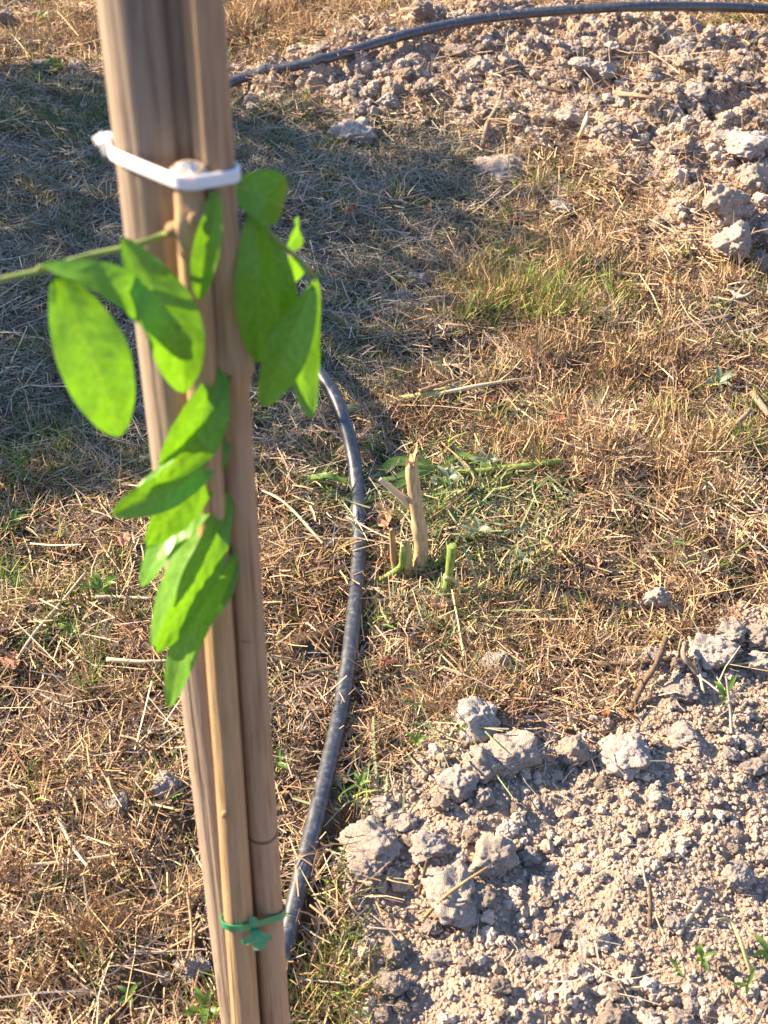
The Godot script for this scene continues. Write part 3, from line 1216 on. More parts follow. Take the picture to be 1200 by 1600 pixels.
func scatter(parent: Node3D, called: String, mesh: Mesh, m: Material, where: Array, tints: PackedColorArray) -> void:
	var mm := MultiMesh.new()
	mm.transform_format = MultiMesh.TRANSFORM_3D
	mm.use_colors = true
	mm.mesh = mesh
	mm.instance_count = where.size()
	for i in where.size():
		mm.set_instance_transform(i, where[i])
		mm.set_instance_color(i, tints[i])
	var o := MultiMeshInstance3D.new()
	o.name = called
	o.multimesh = mm
	o.material_override = m
	o.set_meta("kind", "stuff")
	parent.add_child(o, true)


func make_crumbs() -> void:
	var root := stuff("soil_crumbs", "fine crumbs of pale soil covering the bare ground", "soil")
	for variant in 4:
		var lump := clod_mesh(540 + variant, 3, 1.2, true)
		var spots_ := []
		var tones := PackedColorArray()
		var tries_ := 0
		while spots_.size() < 420 and tries_ < 20000:
			tries_ += 1
			var x := rng.randf_range(-0.95, 1.25)
			var z := rng.randf_range(-3.2, -0.4)
			var bank := sample(bank_mask, x, z)
			if bank < 0.6 and (sample(soil_mask, x, z) < 0.8 or rng.randf() > 0.03):
				continue
			if on_hose(x, z):
				continue
			var size := lerpf(0.012, 0.030, pow(rng.randf(), 2.0))
			var b := Basis.from_euler(Vector3(rng.randf() * TAU, rng.randf() * TAU, rng.randf() * TAU)).scaled(Vector3(size, size * rng.randf_range(0.6, 1.0), size))
			spots_.append(Transform3D(b, Vector3(x, ground_y(x, z) + size * 0.2, z)))
			tones.append(Color(0.34, 0.26, 0.195).lerp(Color(0.48, 0.39, 0.315), rng.randf()))
		scatter(root, "lump_patch", lump, M.crumb, spots_, tones)
	for variant in 6:
		var mesh := clod_mesh(500 + variant, 2 if variant < 3 else 1, 1.3, true)
		var where := []
		var tints := PackedColorArray()
		var want := 3200 if variant < 3 else 18500
		var tries := 0
		while where.size() < want and tries < want * 8:
			tries += 1
			var x := rng.randf_range(-0.95, 1.25)
			var z := rng.randf_range(-3.1, -0.35)
			var s := sample(soil_mask, x, z)
			if s < 0.35 and rng.randf() > 0.012:
				continue
			var coarse := nA.get_noise_2d(x * 7.0 + 20.0, z * 7.0)
			var size := lerpf(0.0022, 0.0062, pow(rng.randf(), 1.5)) if variant >= 3 else lerpf(0.0055, 0.0135, pow(rng.randf(), 2.2)) * (1.0 + 0.5 * coarse)
			var b := Basis.from_euler(Vector3(rng.randf() * TAU, rng.randf() * TAU, rng.randf() * TAU)).scaled(Vector3(size, size * rng.randf_range(0.6, 1.0), size))
			where.append(Transform3D(b, Vector3(x, ground_y(x, z) + size * 0.22, z)))
			var k := rng.randf()
			var t := Color(0.35, 0.26, 0.185).lerp(Color(0.49, 0.39, 0.305), k)
			tints.append(t)
		scatter(root, "crumb_patch", mesh, M.crumb, where, tints)


# ---------------------------------------------------------------- straw and grass

# a handful of thin blades, lying or standing, as loose triangles: [points, one tone for each point]
func blades(seed_: int, count: int, spread: float, len0: float, len1: float, width: float, stand: float, droop: float) -> Array:
	var r := RandomNumberGenerator.new()
	r.seed = seed_
	var v := PackedVector3Array()
	var col := PackedColorArray()
	for b in count:
		var a := r.randf() * TAU
		var rr := spread * sqrt(r.randf())
		var foot := Vector3(cos(a) * rr, r.randf_range(0.0005, 0.004), sin(a) * rr)
		var head := r.randf() * TAU
		var length := r.randf_range(len0, len1)
		var tilt := clampf(stand + r.randfn(0.0, 0.22), -0.08, 1.45)
		if stand < 0.3:
			tilt = absf(r.randfn(0.0, 0.18)) + stand
			foot.y += r.randf() * 0.007
		var d := Vector3(cos(head) * cos(tilt), sin(tilt), sin(head) * cos(tilt))
		var s := d.cross(Vector3.UP).normalized().rotated(d, r.randf_range(-1.2, 1.2))
		var w := width * r.randf_range(0.6, 1.35)
		var bend := Vector3(r.randfn(), 0, r.randfn()) * 0.14 * length
		var tone := r.randf_range(0.5, 1.3)
		var c := Color(tone, tone * r.randf_range(0.92, 1.04), tone * r.randf_range(0.8, 1.1))
		var row := []
		for j in 3:
			var t := j / 2.0
			var p := foot + d * length * t + bend * t * t + Vector3.DOWN * droop * length * t * t
			p.y = maxf(p.y, 0.0008)
			var ww := w * (1.0 - 0.75 * t) if stand > 0.3 else w * (1.0 - 0.35 * t)
			row.append([p - s * ww * 0.5, p + s * ww * 0.5])
		for j in 2:
			v.append_array([row[j][0], row[j][1], row[j + 1][0], row[j][1], row[j + 1][1], row[j + 1][0]])
		for j in 12:
			col.append(c)
	return [v, col]


func near_any(list: Array, x: float, z: float) -> float:
	var k := 0.0
	for g in list:
		var dx: float = (x - g[0].x) / g[1]
		var dz: float = (z - g[0].z) / g[2]
		k = maxf(k, g[3] * exp(-(dx * dx + dz * dz)))
	return k


func spots(px: Array) -> Array:
	var out := []
	for p in px:
		var q := gr(p[0], p[1])
		out.append([q, metres(p[2], q), metres(p[3], q) / 0.7, p[4]])
	return out


func make_litter() -> void:
	var straw_root := stuff("dry_straw", "golden brown dry straw and cut grass lying over the ground", "straw")
	var stubble_root := stuff("dry_stubble", "short upright dry grass stubble standing in the straw", "grass")
	var grass_root := stuff("green_grass", "thin green grass growing through the dry straw", "grass")
	var greens := spots([[840, 460, 110, 60, 1.0], [950, 460, 70, 40, 0.7], [60, 700, 160, 90, 0.8], [250, 740, 120, 60, 0.5], [110, 190, 200, 40, 0.9], [510, 1530, 70, 70, 0.9], [120, 960, 130, 70, 0.45], [30, 920, 60, 40, 0.5], [160, 900, 40, 40, 0.5], [700, 800, 120, 90, 0.55], [1150, 690, 70, 40, 0.4], [430, 560, 130, 120, 0.3], [320, 1570, 60, 40, 0.4], [430, 200, 60, 40, 0.6], [850, 300, 40, 30, 0.2]])
	var ups := spots([[930, 560, 130, 60, 1.0], [820, 440, 130, 60, 1.0], [130, 1450, 60, 60, 0.9], [900, 700, 120, 60, 0.7], [1100, 740, 90, 60, 0.6], [500, 1540, 60, 60, 1.0], [760, 960, 120, 60, 0.5], [430, 30, 110, 40, 0.8], [80, 60, 90, 40, 0.4], [1150, 430, 80, 40, 0.5]])
	var kinds := [
		# matted straw: [kind, meshes, tufts, blades in each, spread, shortest, longest, width, how upright, droop]
		["straw", 1, 6400, 34, 0.042, 0.010, 0.036, 0.0014, 0.05, 0.03],
		# longer loose straws over it
		["long", 1, 620, 7, 0.05, 0.035, 0.09, 0.0015, 0.05, 0.02],
		# upright stubble
		["stub", 1, 4600, 11, 0.014, 0.012, 0.040, 0.0016, 1.1, 0.0],
		# green blades
		["green", 1, 5600, 8, 0.014, 0.014, 0.042, 0.0017, 0.9, 0.2],
		# cut green clippings lying about
		["clip", 1, 300, 9, 0.03, 0.02, 0.06, 0.0020, 0.05, 0.02],
		# thin litter of the shaded patch, its grey shade tone put into the colour
		["thin", 1, 3600, 26, 0.045, 0.012, 0.045, 0.0012, 0.08, 0.02]]
	var clips := spots([[710, 790, 110, 60, 1.0], [610, 770, 60, 30, 1.0], [560, 760, 90, 20, 0.7], [760, 870, 70, 40, 0.7], [640, 1160, 60, 50, 0.18], [590, 1230, 50, 30, 0.18], [700, 960, 60, 30, 0.3]])
	for k in kinds:
		var shapes := []
		for variant in 12:
			shapes.append(blades(900 + variant * 17 + k[3], k[3], k[4], k[5], k[6], k[7], k[8], k[9]))
		var toned := {}
		for part_no in k[1]:
			var v := PackedVector3Array()
			var col := PackedColorArray()
			var made := 0
			var tries := 0
			while made < k[2] and tries < k[2] * (24 if k[0] != "clip" else 200):
				tries += 1
				var x := rng.randf_range(-1.2, 1.2)
				var z := rng.randf_range(-3.35, -0.42)
				if absf(x) > 0.38 + absf(z) * 0.23 + rng.randf() * 0.18:
					continue
				if on_hose(x, z) and rng.randf() < 0.93:
					continue
				var soil := sample(soil_mask, x, z)
				var bank := sample(bank_mask, x, z)
				var sparse_shade := sample(sparse_shade_mask, x, z)
				var patchy := 0.5 + 0.5 * nA.get_noise_2d(x * 6.0, z * 6.0)
				var green := near_any(greens, x, z)
				var want := 0.0
				var c := Color.WHITE
				var u := (rng.randi() % 6) / 5.0
				match k[0]:
					"straw":
						want = (1.0 - soil) * (1.0 - 0.8 * sparse_shade) * clampf(0.06 + 1.35 * clampf(patchy + 0.25 * nB.get_noise_2d(x * 17.0, z * 17.0), 0.0, 1.0), 0.0, 1.0) + bank * 0.08
						c = Color(0.41, 0.26, 0.14).lerp(Color(0.62, 0.46, 0.295), u)
						if rng.randf() < 0.15 + 0.5 * clampf(0.5 + nC.get_noise_2d(x * 4.0, z * 4.0), 0.0, 1.0):
							c = Color(0.20, 0.115, 0.065).lerp(Color(0.36, 0.24, 0.15), u)
					"long":
						want = (1.0 - soil) * (0.8 - 0.4 * sparse_shade) + soil * 0.05 + bank * 0.08
						c = Color(0.52, 0.38, 0.22).lerp(Color(0.64, 0.52, 0.36), u)
					"stub":
						want = (1.0 - soil) * (1.0 - 0.7 * sparse_shade) * (0.06 + 0.35 * pow(patchy, 3.0) + near_any(ups, x, z)) + bank * 0.04
						c = Color(0.40, 0.265, 0.14).lerp(Color(0.58, 0.44, 0.26), u)
					"green":
						want = (1.0 - soil * 0.985) * (0.015 + 0.16 * pow(clampf(0.5 + nC.get_noise_2d(x * 14.0 + 7.0, z * 14.0), 0.0, 1.0), 4.0) + 0.50 * sparse_shade * patchy + green)
						c = Color(0.14, 0.26, 0.04).lerp(Color(0.30, 0.36, 0.09), u)
						if sparse_shade > 0.5:
							c = Color(0.10, 0.17, 0.05).lerp(Color(0.24, 0.27, 0.12), u)  # duller, darker green painted in where the shade falls
					"clip":
						want = near_any(clips, x, z)
						c = Color(0.13, 0.20, 0.07).lerp(Color(0.36, 0.38, 0.22), u)
					"thin":
						want = (1.0 - soil) * (0.06 + 0.94 * sparse_shade) + soil * 0.02
						c = Color(0.26, 0.215, 0.155).lerp(Color(0.44, 0.385, 0.295), u)
				if rng.randf() > want:
					continue
				var s := rng.randf_range(0.75, 1.25)
				var b := Basis(Vector3.UP, rng.randf() * TAU).scaled(Vector3(s, s * rng.randf_range(0.8, 1.2), s))
				b = Basis.from_euler(Vector3(rng.randfn(0.0, 0.08), 0, rng.randfn(0.0, 0.08))) * b
				var n := rng.randi() % 12
				var key := "%d %s" % [n, c]
				if not toned.has(key):
					var tc := PackedColorArray()
					for q in shapes[n][1]:
						tc.append(q * c)
					toned[key] = tc
				v.append_array(Transform3D(b, Vector3(x, ground_y(x, z), z)) * (shapes[n][0] as PackedVector3Array))
				col.append_array(toned[key])
				made += 1
			var root: Node3D = {"straw": straw_root, "long": straw_root, "clip": grass_root, "thin": straw_root, "stub": stubble_root, "green": grass_root}[k[0]]
			var a := []
			a.resize(Mesh.ARRAY_MAX)
			a[Mesh.ARRAY_VERTEX] = v
			a[Mesh.ARRAY_COLOR] = col
			var mesh := ArrayMesh.new()
			mesh.add_surface_from_arrays(Mesh.PRIMITIVE_TRIANGLES, a)
			var o := part("blade_patch", mesh, M.blade if k[0] == "green" or k[0] == "clip" else M.straw, root)
			o.set_meta("kind", "stuff")


# ---------------------------------------------------------------- stalks, twigs and dead leaves

# how thick the straw lies under something that rests on it
func litter_depth(x: float, z: float) -> float:
	return 0.009 * (1.0 - sample(soil_mask, x, z)) * (1.0 - 0.4 * sample(sparse_shade_mask, x, z))


func ground_path(px: Array, lift: float) -> Array:
	var out := []
	for p in px:
		var h: float = p[2] if p.size() > 2 else 0.0
		var q := on_ground(p[0], p[1])
		if h > 0.0:
			q = gr(p[0], p[1], ground_y(q.x, q.z) + h)
		q.y = q.y + lift if h > 0.0 else ground_y(q.x, q.z) + lift + litter_depth(q.x, q.z)
		out.append(q)
	return out


func stalk(called: String, px: Array, w0: float, w1: float, m: Material, label: String, category: String, lift := 0.0035) -> Node3D:
	var pts := curve_points(ground_path(px, lift), 14)
	var r0 := metres(w0, pts[0]) * 0.5
	var r1 := metres(w1, pts[13]) * 0.5
	var rel := []
	var radii := []
	for i in 14:
		rel.append(pts[i] - pts[0])
		radii.append(lerpf(r0, r1, i / 13.0))
	return solo(called, tube(rel, radii, 9, 0.25, int(px[0][0])), m, pts[0], label, category)


func make_stalks() -> void:
	stalk("straw_stalk", [[540, 649], [600, 640], [660, 628], [725, 613]], 15, 9, M.green_dry, "thick split straw stalk lying at the shade edge", "straw")
	stalk("straw_stalk", [[610, 642], [700, 626], [770, 612], [832, 604]], 7, 5, M.dry_pale, "thin pale straw lying along the thick split stalk", "straw", 0.006)
	stalk("straw_stalk", [[655, 628], [690, 616], [722, 606]], 8, 4, M.dry, "short brown straw crossing the thick split stalk", "straw", 0.010)
	stalk("twig", [[984, 1114], [1005, 1070, 0.012], [1022, 1046, 0.022], [1040, 1000, 0.040]], 11, 8, M.twig, "grey brown twig leaning up from the edge of the heap", "twig")
	stalk("twig", [[1090, 1068], [1080, 1045, 0.010], [1067, 1028, 0.018], [1070, 1008, 0.026]], 9, 8, M.twig_pale, "curved brown twig standing beside the big pale clod", "twig")
	stalk("twig", [[930, 1052], [985, 1044], [1045, 1034]], 11, 8, M.twig, "grey twig lying flat under the leaning twig", "twig", 0.006)
	stalk("twig", [[1104, 710], [1135, 680, 0.010], [1172, 644, 0.022]], 8, 8, M.twig_pale, "pale knobbly twig slanting out of the dry grass", "twig")
	stalk("twig", [[1174, 626], [1190, 648], [1215, 680]], 11, 10, M.twig_pale, "thick pale twig end lying in the dry grass", "twig")
	stalk("twig", [[440, 1078], [480, 1068], [526, 1058]], 7, 6, M.twig, "brown twig lying in straw next to the hose", "twig", 0.009)
	stalk("twig", [[575, 168], [610, 178], [660, 186]], 5, 4, M.twig, "thin dark twig on the soil below the hose", "twig", 0.008)
	stalk("twig", [[752, 214], [762, 196, 0.01], [778, 168, 0.03], [786, 140, 0.05]], 9, 5, M.twig_pale, "bent dry stem standing on the foot of the bank", "twig")
	stalk("twig", [[806, 146], [845, 146], [884, 150]], 10, 6, M.twig, "dark strip put in for a shadow on the turned earth", "twig", 0.012)  # solid dark strip standing in for a shadow on the bank
	stalk("twig", [[958, 156], [1000, 158], [1058, 160]], 8, 5, M.twig_pale, "pale stick lying across the turned earth", "twig", 0.012)
	stalk("twig", [[962, 172], [1010, 174], [1062, 170]], 5, 4, M.twig_pale, "thin pale stick lying beside another on the turned earth", "twig", 0.014)
	stalk("twig", [[880, 232], [902, 220, 0.006], [912, 200, 0.016], [918, 180, 0.03]], 8, 6, M.dry_pale, "dry curled stem at the lower edge of the bank", "twig")
	stalk("twig", [[1074, 1010], [1090, 1050], [1098, 1090, 0.004]], 6, 5, M.twig_white, "pale rootlet hanging over the crumbs under the big pale clod", "twig", 0.007)
	stalk("straw_stalk", [[1142, 1150], [1140, 1110, 0.02], [1134, 1060, 0.045]], 5, 4, M.twig_white, "pale dry stalk leaning over the crumbs", "straw")
	stalk("twig", [[800, 408], [835, 384, 0.015], [870, 374, 0.02], [905, 392, 0.012], [945, 410]], 7, 5, M.dry, "arched root of dry grass above the green tuft", "twig")
	stalk("twig", [[806, 276], [825, 292, 0.004], [850, 312]], 5, 4, M.twig_white, "white straw lying across the shade beside the earth mound", "straw", 0.006)
	stalk("straw_stalk", [[32, 1050], [60, 1015], [100, 960], [137, 914]], 5, 3, M.dry_pale, "long straight straw lying across the sunlit litter", "straw", 0.012)
	stalk("straw_stalk", [[152, 950], [195, 951], [236, 953]], 7, 4, M.dry_pale, "pale straw stem lying by a green shoot", "straw", 0.010)
	stalk("straw_stalk", [[170, 1048], [220, 1052], [265, 1050]], 8, 5, M.dry_pale, "flattened pale stem lying beside the stake", "straw", 0.010)
	stalk("straw_stalk", [[50, 1372], [120, 1366], [190, 1355]], 5, 3, M.dry_pale, "long pale straw lying across the deep litter", "straw", 0.014)
	stalk("straw_stalk", [[97, 1300], [118, 1345], [142, 1378]], 6, 4, M.dry_pale, "straw slanting across the long pale straw", "straw", 0.018)
	stalk("straw_stalk", [[283, 1535], [300, 1470, 0.02], [292, 1390, 0.03]], 5, 4, M.dry, "thin dry stem rising beside the whitish clod", "straw")
	stalk("straw_stalk", [[670, 830], [740, 770], [690, 720]], 3, 3, M.dry, "curled straw round the broken dry stub", "straw", 0.012)
	stalk("straw_stalk", [[505, 870], [450, 810], [410, 786]], 5, 4, M.dry_pale, "pale straw pointing from the cane to the hose", "straw", 0.014)
	stalk("twig", [[660, 1440], [700, 1400, 0.030], [762, 1358, 0.050]], 7, 4, M.dry, "reddish dry stalk leaning on the largest crumbly clod", "twig")
	stalk("twig", [[655, 1400], [662, 1370, 0.020], [668, 1345, 0.035]], 6, 5, M.twig, "short dark stalk standing against the largest crumbly clod", "twig")
	stalk("straw_stalk", [[1058, 1465], [1075, 1440], [1095, 1414]], 8, 5, M.dry_pale, "dry chip of straw lying on the fine crumbs", "straw", 0.006)
	stalk("straw_stalk", [[1014, 1450], [1016, 1420, 0.01], [1014, 1385, 0.022]], 8, 5, M.twig, "brown stalk standing in the fine crumbs", "straw")
	stalk("straw_stalk", [[1172, 1520], [1158, 1480, 0.02], [1140, 1442, 0.03], [1120, 1440, 0.03]], 8, 3, M.green_dry, "hooked grass stem rising from the soil by the weeds", "straw")
	stalk("straw_stalk", [[980, 1550], [1030, 1544], [1060, 1540]], 5, 3, M.dry_pale, "fine straw lying beside the gritty clod", "straw", 0.006)
	# forked white twig
	var f := thing("twig", on_ground(1150, 478), "small bleached forked twig lying in the dry grass", "twig")
	for q in [[[1136, 486], [1150, 466, 0.012], [1164, 448, 0.02]], [[1150, 468, 0.012], [1142, 455, 0.016], [1136, 450, 0.02]], [[1150, 468, 0.012], [1165, 466, 0.014], [1176, 458, 0.016]]]:
		var pts := ground_path(q, 0.004)
		var rel := []
		for p in pts:
			rel.append(p - f.position)
		part("branch", tube(curve_points(rel, 8), [0.0032, 0.003, 0.003, 0.0028, 0.0026, 0.0024, 0.002, 0.0015], 7), M.twig_white, f)

	make_stubs()

	# fallen leaves
	var dead := [
		[1183, 779, 30, 2, "orange dead leaf caught in the dry grass"],
		[198, 858, 34, 1, "pinkish brown curled leaf at the shade edge"],
		[550, 336, 20, 0, "reddish leaf lying in the shaded grass"],
		[1042, 455, 22, 2, "orange scrap of leaf behind the bleached twig"],
		[1072, 552, 34, 1, "brown leaf lying flat in the sunlit straw"],
		[760, 640, 24, 0, "dark red leaf beside the thick split stalk"],
		[795, 832, 26, 0, "red brown leaf in the shadow beside the green stub"],
		[607, 1050, 28, 3, "dark curled leaf standing near the hose"],
		[600, 830, 34, 1, "papery brown leaf at the foot of the dry stub"],
		[930, 892, 26, 1, "tan leaf in the straw above the lone bluish clod"],
		[945, 1118, 22, 0, "red leaf scrap at the edge of the soil heap"],
		[618, 1150, 20, 0, "red brown leaf scrap in straw near the green seedling"],
		[690, 960, 36, 1, "twisted tan leaf below the green stub"],
		[20, 1048, 44, 1, "pale husk lying in straw beside a straight straw"],
		[870, 672, 26, 0, "dull red leaf in the stubble"]]
	for d in dead:
		var p := on_ground(d[0], d[1])
		var w := metres(d[2], p)
		p.y += litter_depth(p.x, p.z)
		var o := thing("dead_leaf", p, d[4], "leaf")
		var a := rng.randf() * TAU
		dead_leaf(o, w, a, M.dead[d[3]])


func dead_leaf(o: Node3D, w: float, turn: float, m: Material) -> void:
	var v := PackedVector3Array()
	var uv := PackedVector2Array()
	var d := Vector3(cos(turn), 0.12, sin(turn))
	var s := Vector3(-sin(turn), 0, cos(turn))
	var ph := rng.randf() * 90.0
	for j in 11:
		var t := j / 10.0
		for i in 7:
			var k := i / 3.0 - 1.0
			var ww := 0.32 * w * pow(sin(PI * (0.04 + 0.94 * t)), 0.7)
			v.append(d * (t - 0.5) * w + s * k * ww + Vector3.UP * (0.008 + 0.28 * absf(k) * ww + 0.22 * w * nA.get_noise_2d(ph + t * 1.6, k * 1.1)))
			uv.append(Vector2(k * 0.5 + 0.5, t))
	var idx := grid_index(11, 7)
	part("blade", make_mesh(v, idx, smooth_normals(v, idx), uv), m, o)
	part("leaf_stalk", tube([d * -0.5 * w + Vector3.UP * 0.008, d * -0.62 * w + Vector3.UP * 0.006, d * -0.72 * w + Vector3.UP * 0.004], [0.0009, 0.0008, 0.0007], 6), m, o)


func make_stubs() -> void:
	# broken dry stub with a splintered end
	var b := on_ground(654, 892)
	var stub := thing("cut_stub", b, "dry tan plant stub with a splintered broken end", "plant stub")
	var h := 0.163
	var lean := Vector3(-0.006, h, -0.012)
	var v := PackedVector3Array()
	var sides := 22
	for j in 30:
		var t := j / 29.0
		for i in sides:
			var a := TAU * i / sides
			var r := lerpf(0.0094, 0.0074, t) * (1.0 + 0.12 * nA.get_noise_3d(cos(a) * 1.4, sin(a) * 1.4, t * 5.0))
			r += 0.0016 * exp(-pow((t - 0.45) / 0.03, 2.0)) - 0.0022 * exp(-pow(wrapf(a - 2.0, -PI, PI) / 0.22, 2.0)) * t
			var top := 1.0
			if t > 0.75:
				top = 1.0 + 0.75 * maxf(0.0, sin(a) - 0.1) * (t - 0.75) / 0.25 * 0.25 + 0.05 * nB.get_noise_2d(a * 3.0, 2.0) * (t - 0.75) * 4.0
			v.append(lean * t * top + Vector3(sin(a) * r + 0.004 * sin(t * 5.0), -0.012 * (1.0 - t), cos(a) * r))
	var idx := grid_index(30, sides, true)
	var c := v.size()
	v.append(lean * 0.90)
	for i in sides:
		idx.append_array([c, 29 * sides + i, 29 * sides + (i + 1) % sides])
	part("stem", make_mesh(v, idx, smooth_normals(v, idx)), M.stub, stub)
	var splinter := part("splinter", tube([Vector3(-0.004, 0.085, -0.012), Vector3(-0.020, 0.108, -0.013), Vector3(-0.046, 0.134, -0.015)], [0.0062, 0.0055, 0.0030], 6, 0.5, 3), M.dry_pale, stub)
	splinter.set_meta("label", "grey splinter peeling off the stub")
	part("sheath", tube([Vector3(-0.012, -0.005, 0.006), Vector3(-0.0135, 0.02, 0.007), Vector3(-0.014, 0.055, 0.006)], [0.006, 0.0065, 0.003], 8, 0.3, 5), M.green_dry, stub)
	part("sheath", tube([Vector3(-0.026, -0.005, 0.004), Vector3(-0.030, 0.025, 0.004), Vector3(-0.033, 0.07, 0.002)], [0.005, 0.0055, 0.003], 8, 0.3, 6), M.dry, stub)
	part("shoot", tube([Vector3(0.012, 0.005, 0.002), Vector3(0.024, 0.016, 0.002), Vector3(0.036, 0.036, 0.0)], [0.004, 0.0035, 0.0028], 8, 0.2, 7), M.green_stem, stub)

	# fresh green stub with a joint
	var g := on_ground(694, 938)
	var fresh := thing("cut_stub", g, "short fresh green plant stub with a cut top and a joint", "plant stub")
	var p0 := Vector3(0, -0.008, 0)
	var p1 := Vector3(0.004, 0.036, -0.004)
	var p2 := Vector3(0.0075, 0.082, -0.008)
	part("stem", tube([p0, p0.lerp(p1, 0.5), p1, p1 + Vector3(0, 0.001, 0)], [0.0060, 0.0056, 0.0050, 0.0035], 14, 0.25), M.green_stem, fresh)
	part("stem", tube([p1, p1.lerp(p2, 0.5), p2 - Vector3(0, 0.001, 0), p2], [0.0044, 0.0052, 0.0054, 0.0046], 14, 0.25), M.green_stem, fresh)
	part("joint", tube([p1 - Vector3(0, 0.0035, 0), p1, p1 + Vector3(0, 0.0035, 0)], [0.0054, 0.0068, 0.0052], 14, 0.5), M.green_dry, fresh)
	part("leaf_scar", tube([p1 + Vector3(0.004, 0, 0.002), p1 + Vector3(0.014, -0.012, 0.006), p1 + Vector3(0.026, -0.034, 0.008)], [0.0026, 0.002, 0.0012], 7), M.green_dry, fresh)

	# small leaning green stub next to the dry one
	var s := on_ground(582, 918)
	var lean_stub := thing("cut_stub", s, "bent green stub leaning between the hose and the dry stub", "plant stub")
	part("stem", tube(curve_points([Vector3(-0.01, 0.0, 0.0), Vector3(0.016, 0.012, -0.006), Vector3(0.034, 0.026, -0.010), Vector3(0.036, 0.052, -0.010)], 12), [0.0015, 0.002, 0.0028, 0.0034, 0.0036, 0.0038, 0.004, 0.004, 0.0042, 0.0042, 0.004, 0.0034], 10, 0.15), M.green_stem, lean_stub)
	part("cut_end", tube([Vector3(0.036, 0.050, -0.010), Vector3(0.0362, 0.060, -0.010)], [0.0036, 0.003], 10, 0.3), M.green_dry, lean_stub)

	# cut reed lying behind the dry stub
	var r := thing("cut_reed", on_ground(862, 744), "cut green reed lying on the straw behind the dry stub", "reed")
	var pts := ground_path([[880, 738], [862, 742], [800, 751], [740, 757], [690, 758], [620, 768]], 0.013)
	var rel := []
	for p in pts:
		rel.append(p - r.position)
	part("stem", tube(curve_points(rel, 16), [0.0020, 0.0040, 0.0043, 0.0043, 0.0042, 0.0042, 0.0041, 0.0041, 0.0040, 0.0040, 0.0039, 0.0038, 0.0036, 0.0034, 0.003, 0.002], 10, 0.25), M.green_stem, r)
	for q in [[[690, 752], [650, 760], [610, 768], [580, 766], 0.010], [[548, 772], [515, 770], [475, 766], [432, 752], 0.009], [[680, 750], [640, 742], [605, 746], [582, 752], 0.010], [[660, 752], [620, 748], [600, 756], [582, 776], 0.014], [[670, 760], [640, 775], [600, 790], [570, 800], 0.010], [[690, 750], [720, 736], [760, 748], [800, 745], 0.008]]:
		var c4 := []
		for i in 4:
			var p := on_ground(q[i][0], q[i][1])
			p.y += (0.016 if on_hose(p.x, p.z) else 0.024) + 0.004 * sin(i * 2.0)
			c4.append(p - r.position)
		part("leaf_blade", strap_leaf(curve_points(c4, 14), q[4]), M.weed, r)


func strap_leaf(pts: Array, w: float) -> ArrayMesh:
	var v := PackedVector3Array()
	var uv := PackedVector2Array()
	var n := pts.size()
	for i in n:
		var d: Vector3 = (pts[mini(i + 1, n - 1)] - pts[maxi(i - 1, 0)]).normalized()
		var s := d.cross(Vector3(0.15, 1, 0.3)).normalized()
		var t := i / (n - 1.0)
		var ww := w * 0.5 * pow(maxf(0.02, sin(PI * (0.15 + 0.85 * t))), 0.8)
		for k in 3:
			var kk := k - 1.0
			v.append(pts[i] + s * kk * ww + Vector3.UP * absf(kk) * ww * 0.4)
			uv.append(Vector2(kk * 0.5 + 0.5, t))
	var idx := grid_index(n, 3)
	return make_mesh(v, idx, smooth_normals(v, idx), uv)


# ---------------------------------------------------------------- seedlings

func seedling(px: float, py: float, leaves: int, wide: float, m: Material, label: String, tall := 0.5) -> void:
	var size := wide * 0.8
	var p := on_ground(px, py)
	var o := thing("seedling", p, label, "weed")
	var top := Vector3(0, size * tall, 0)
	part("stem", tube([Vector3(0, -0.004, 0), top * 0.5, top], [0.0012, 0.0011, 0.0009], 7), M.green_stem, o)
	var a0 := rng.randf() * TAU
	for k in leaves:
		var a := a0 + k * 2.4 + rng.randf_range(-0.3, 0.3)
		var d := Vector3(cos(a), rng.randf_range(0.15, 0.8), sin(a)).normalized()
		var from := top * rng.randf_range(0.4, 1.0) + Vector3(0, 0.006, 0)
		var to := from + d * size * rng.randf_range(0.7, 1.1)
		var mid := from.lerp(to, 0.55) + Vector3.UP * size * 0.12
		part("leaf", strap_leaf(curve_points([from, mid, to], 9), size * rng.randf_range(0.2, 0.34)), m, o)


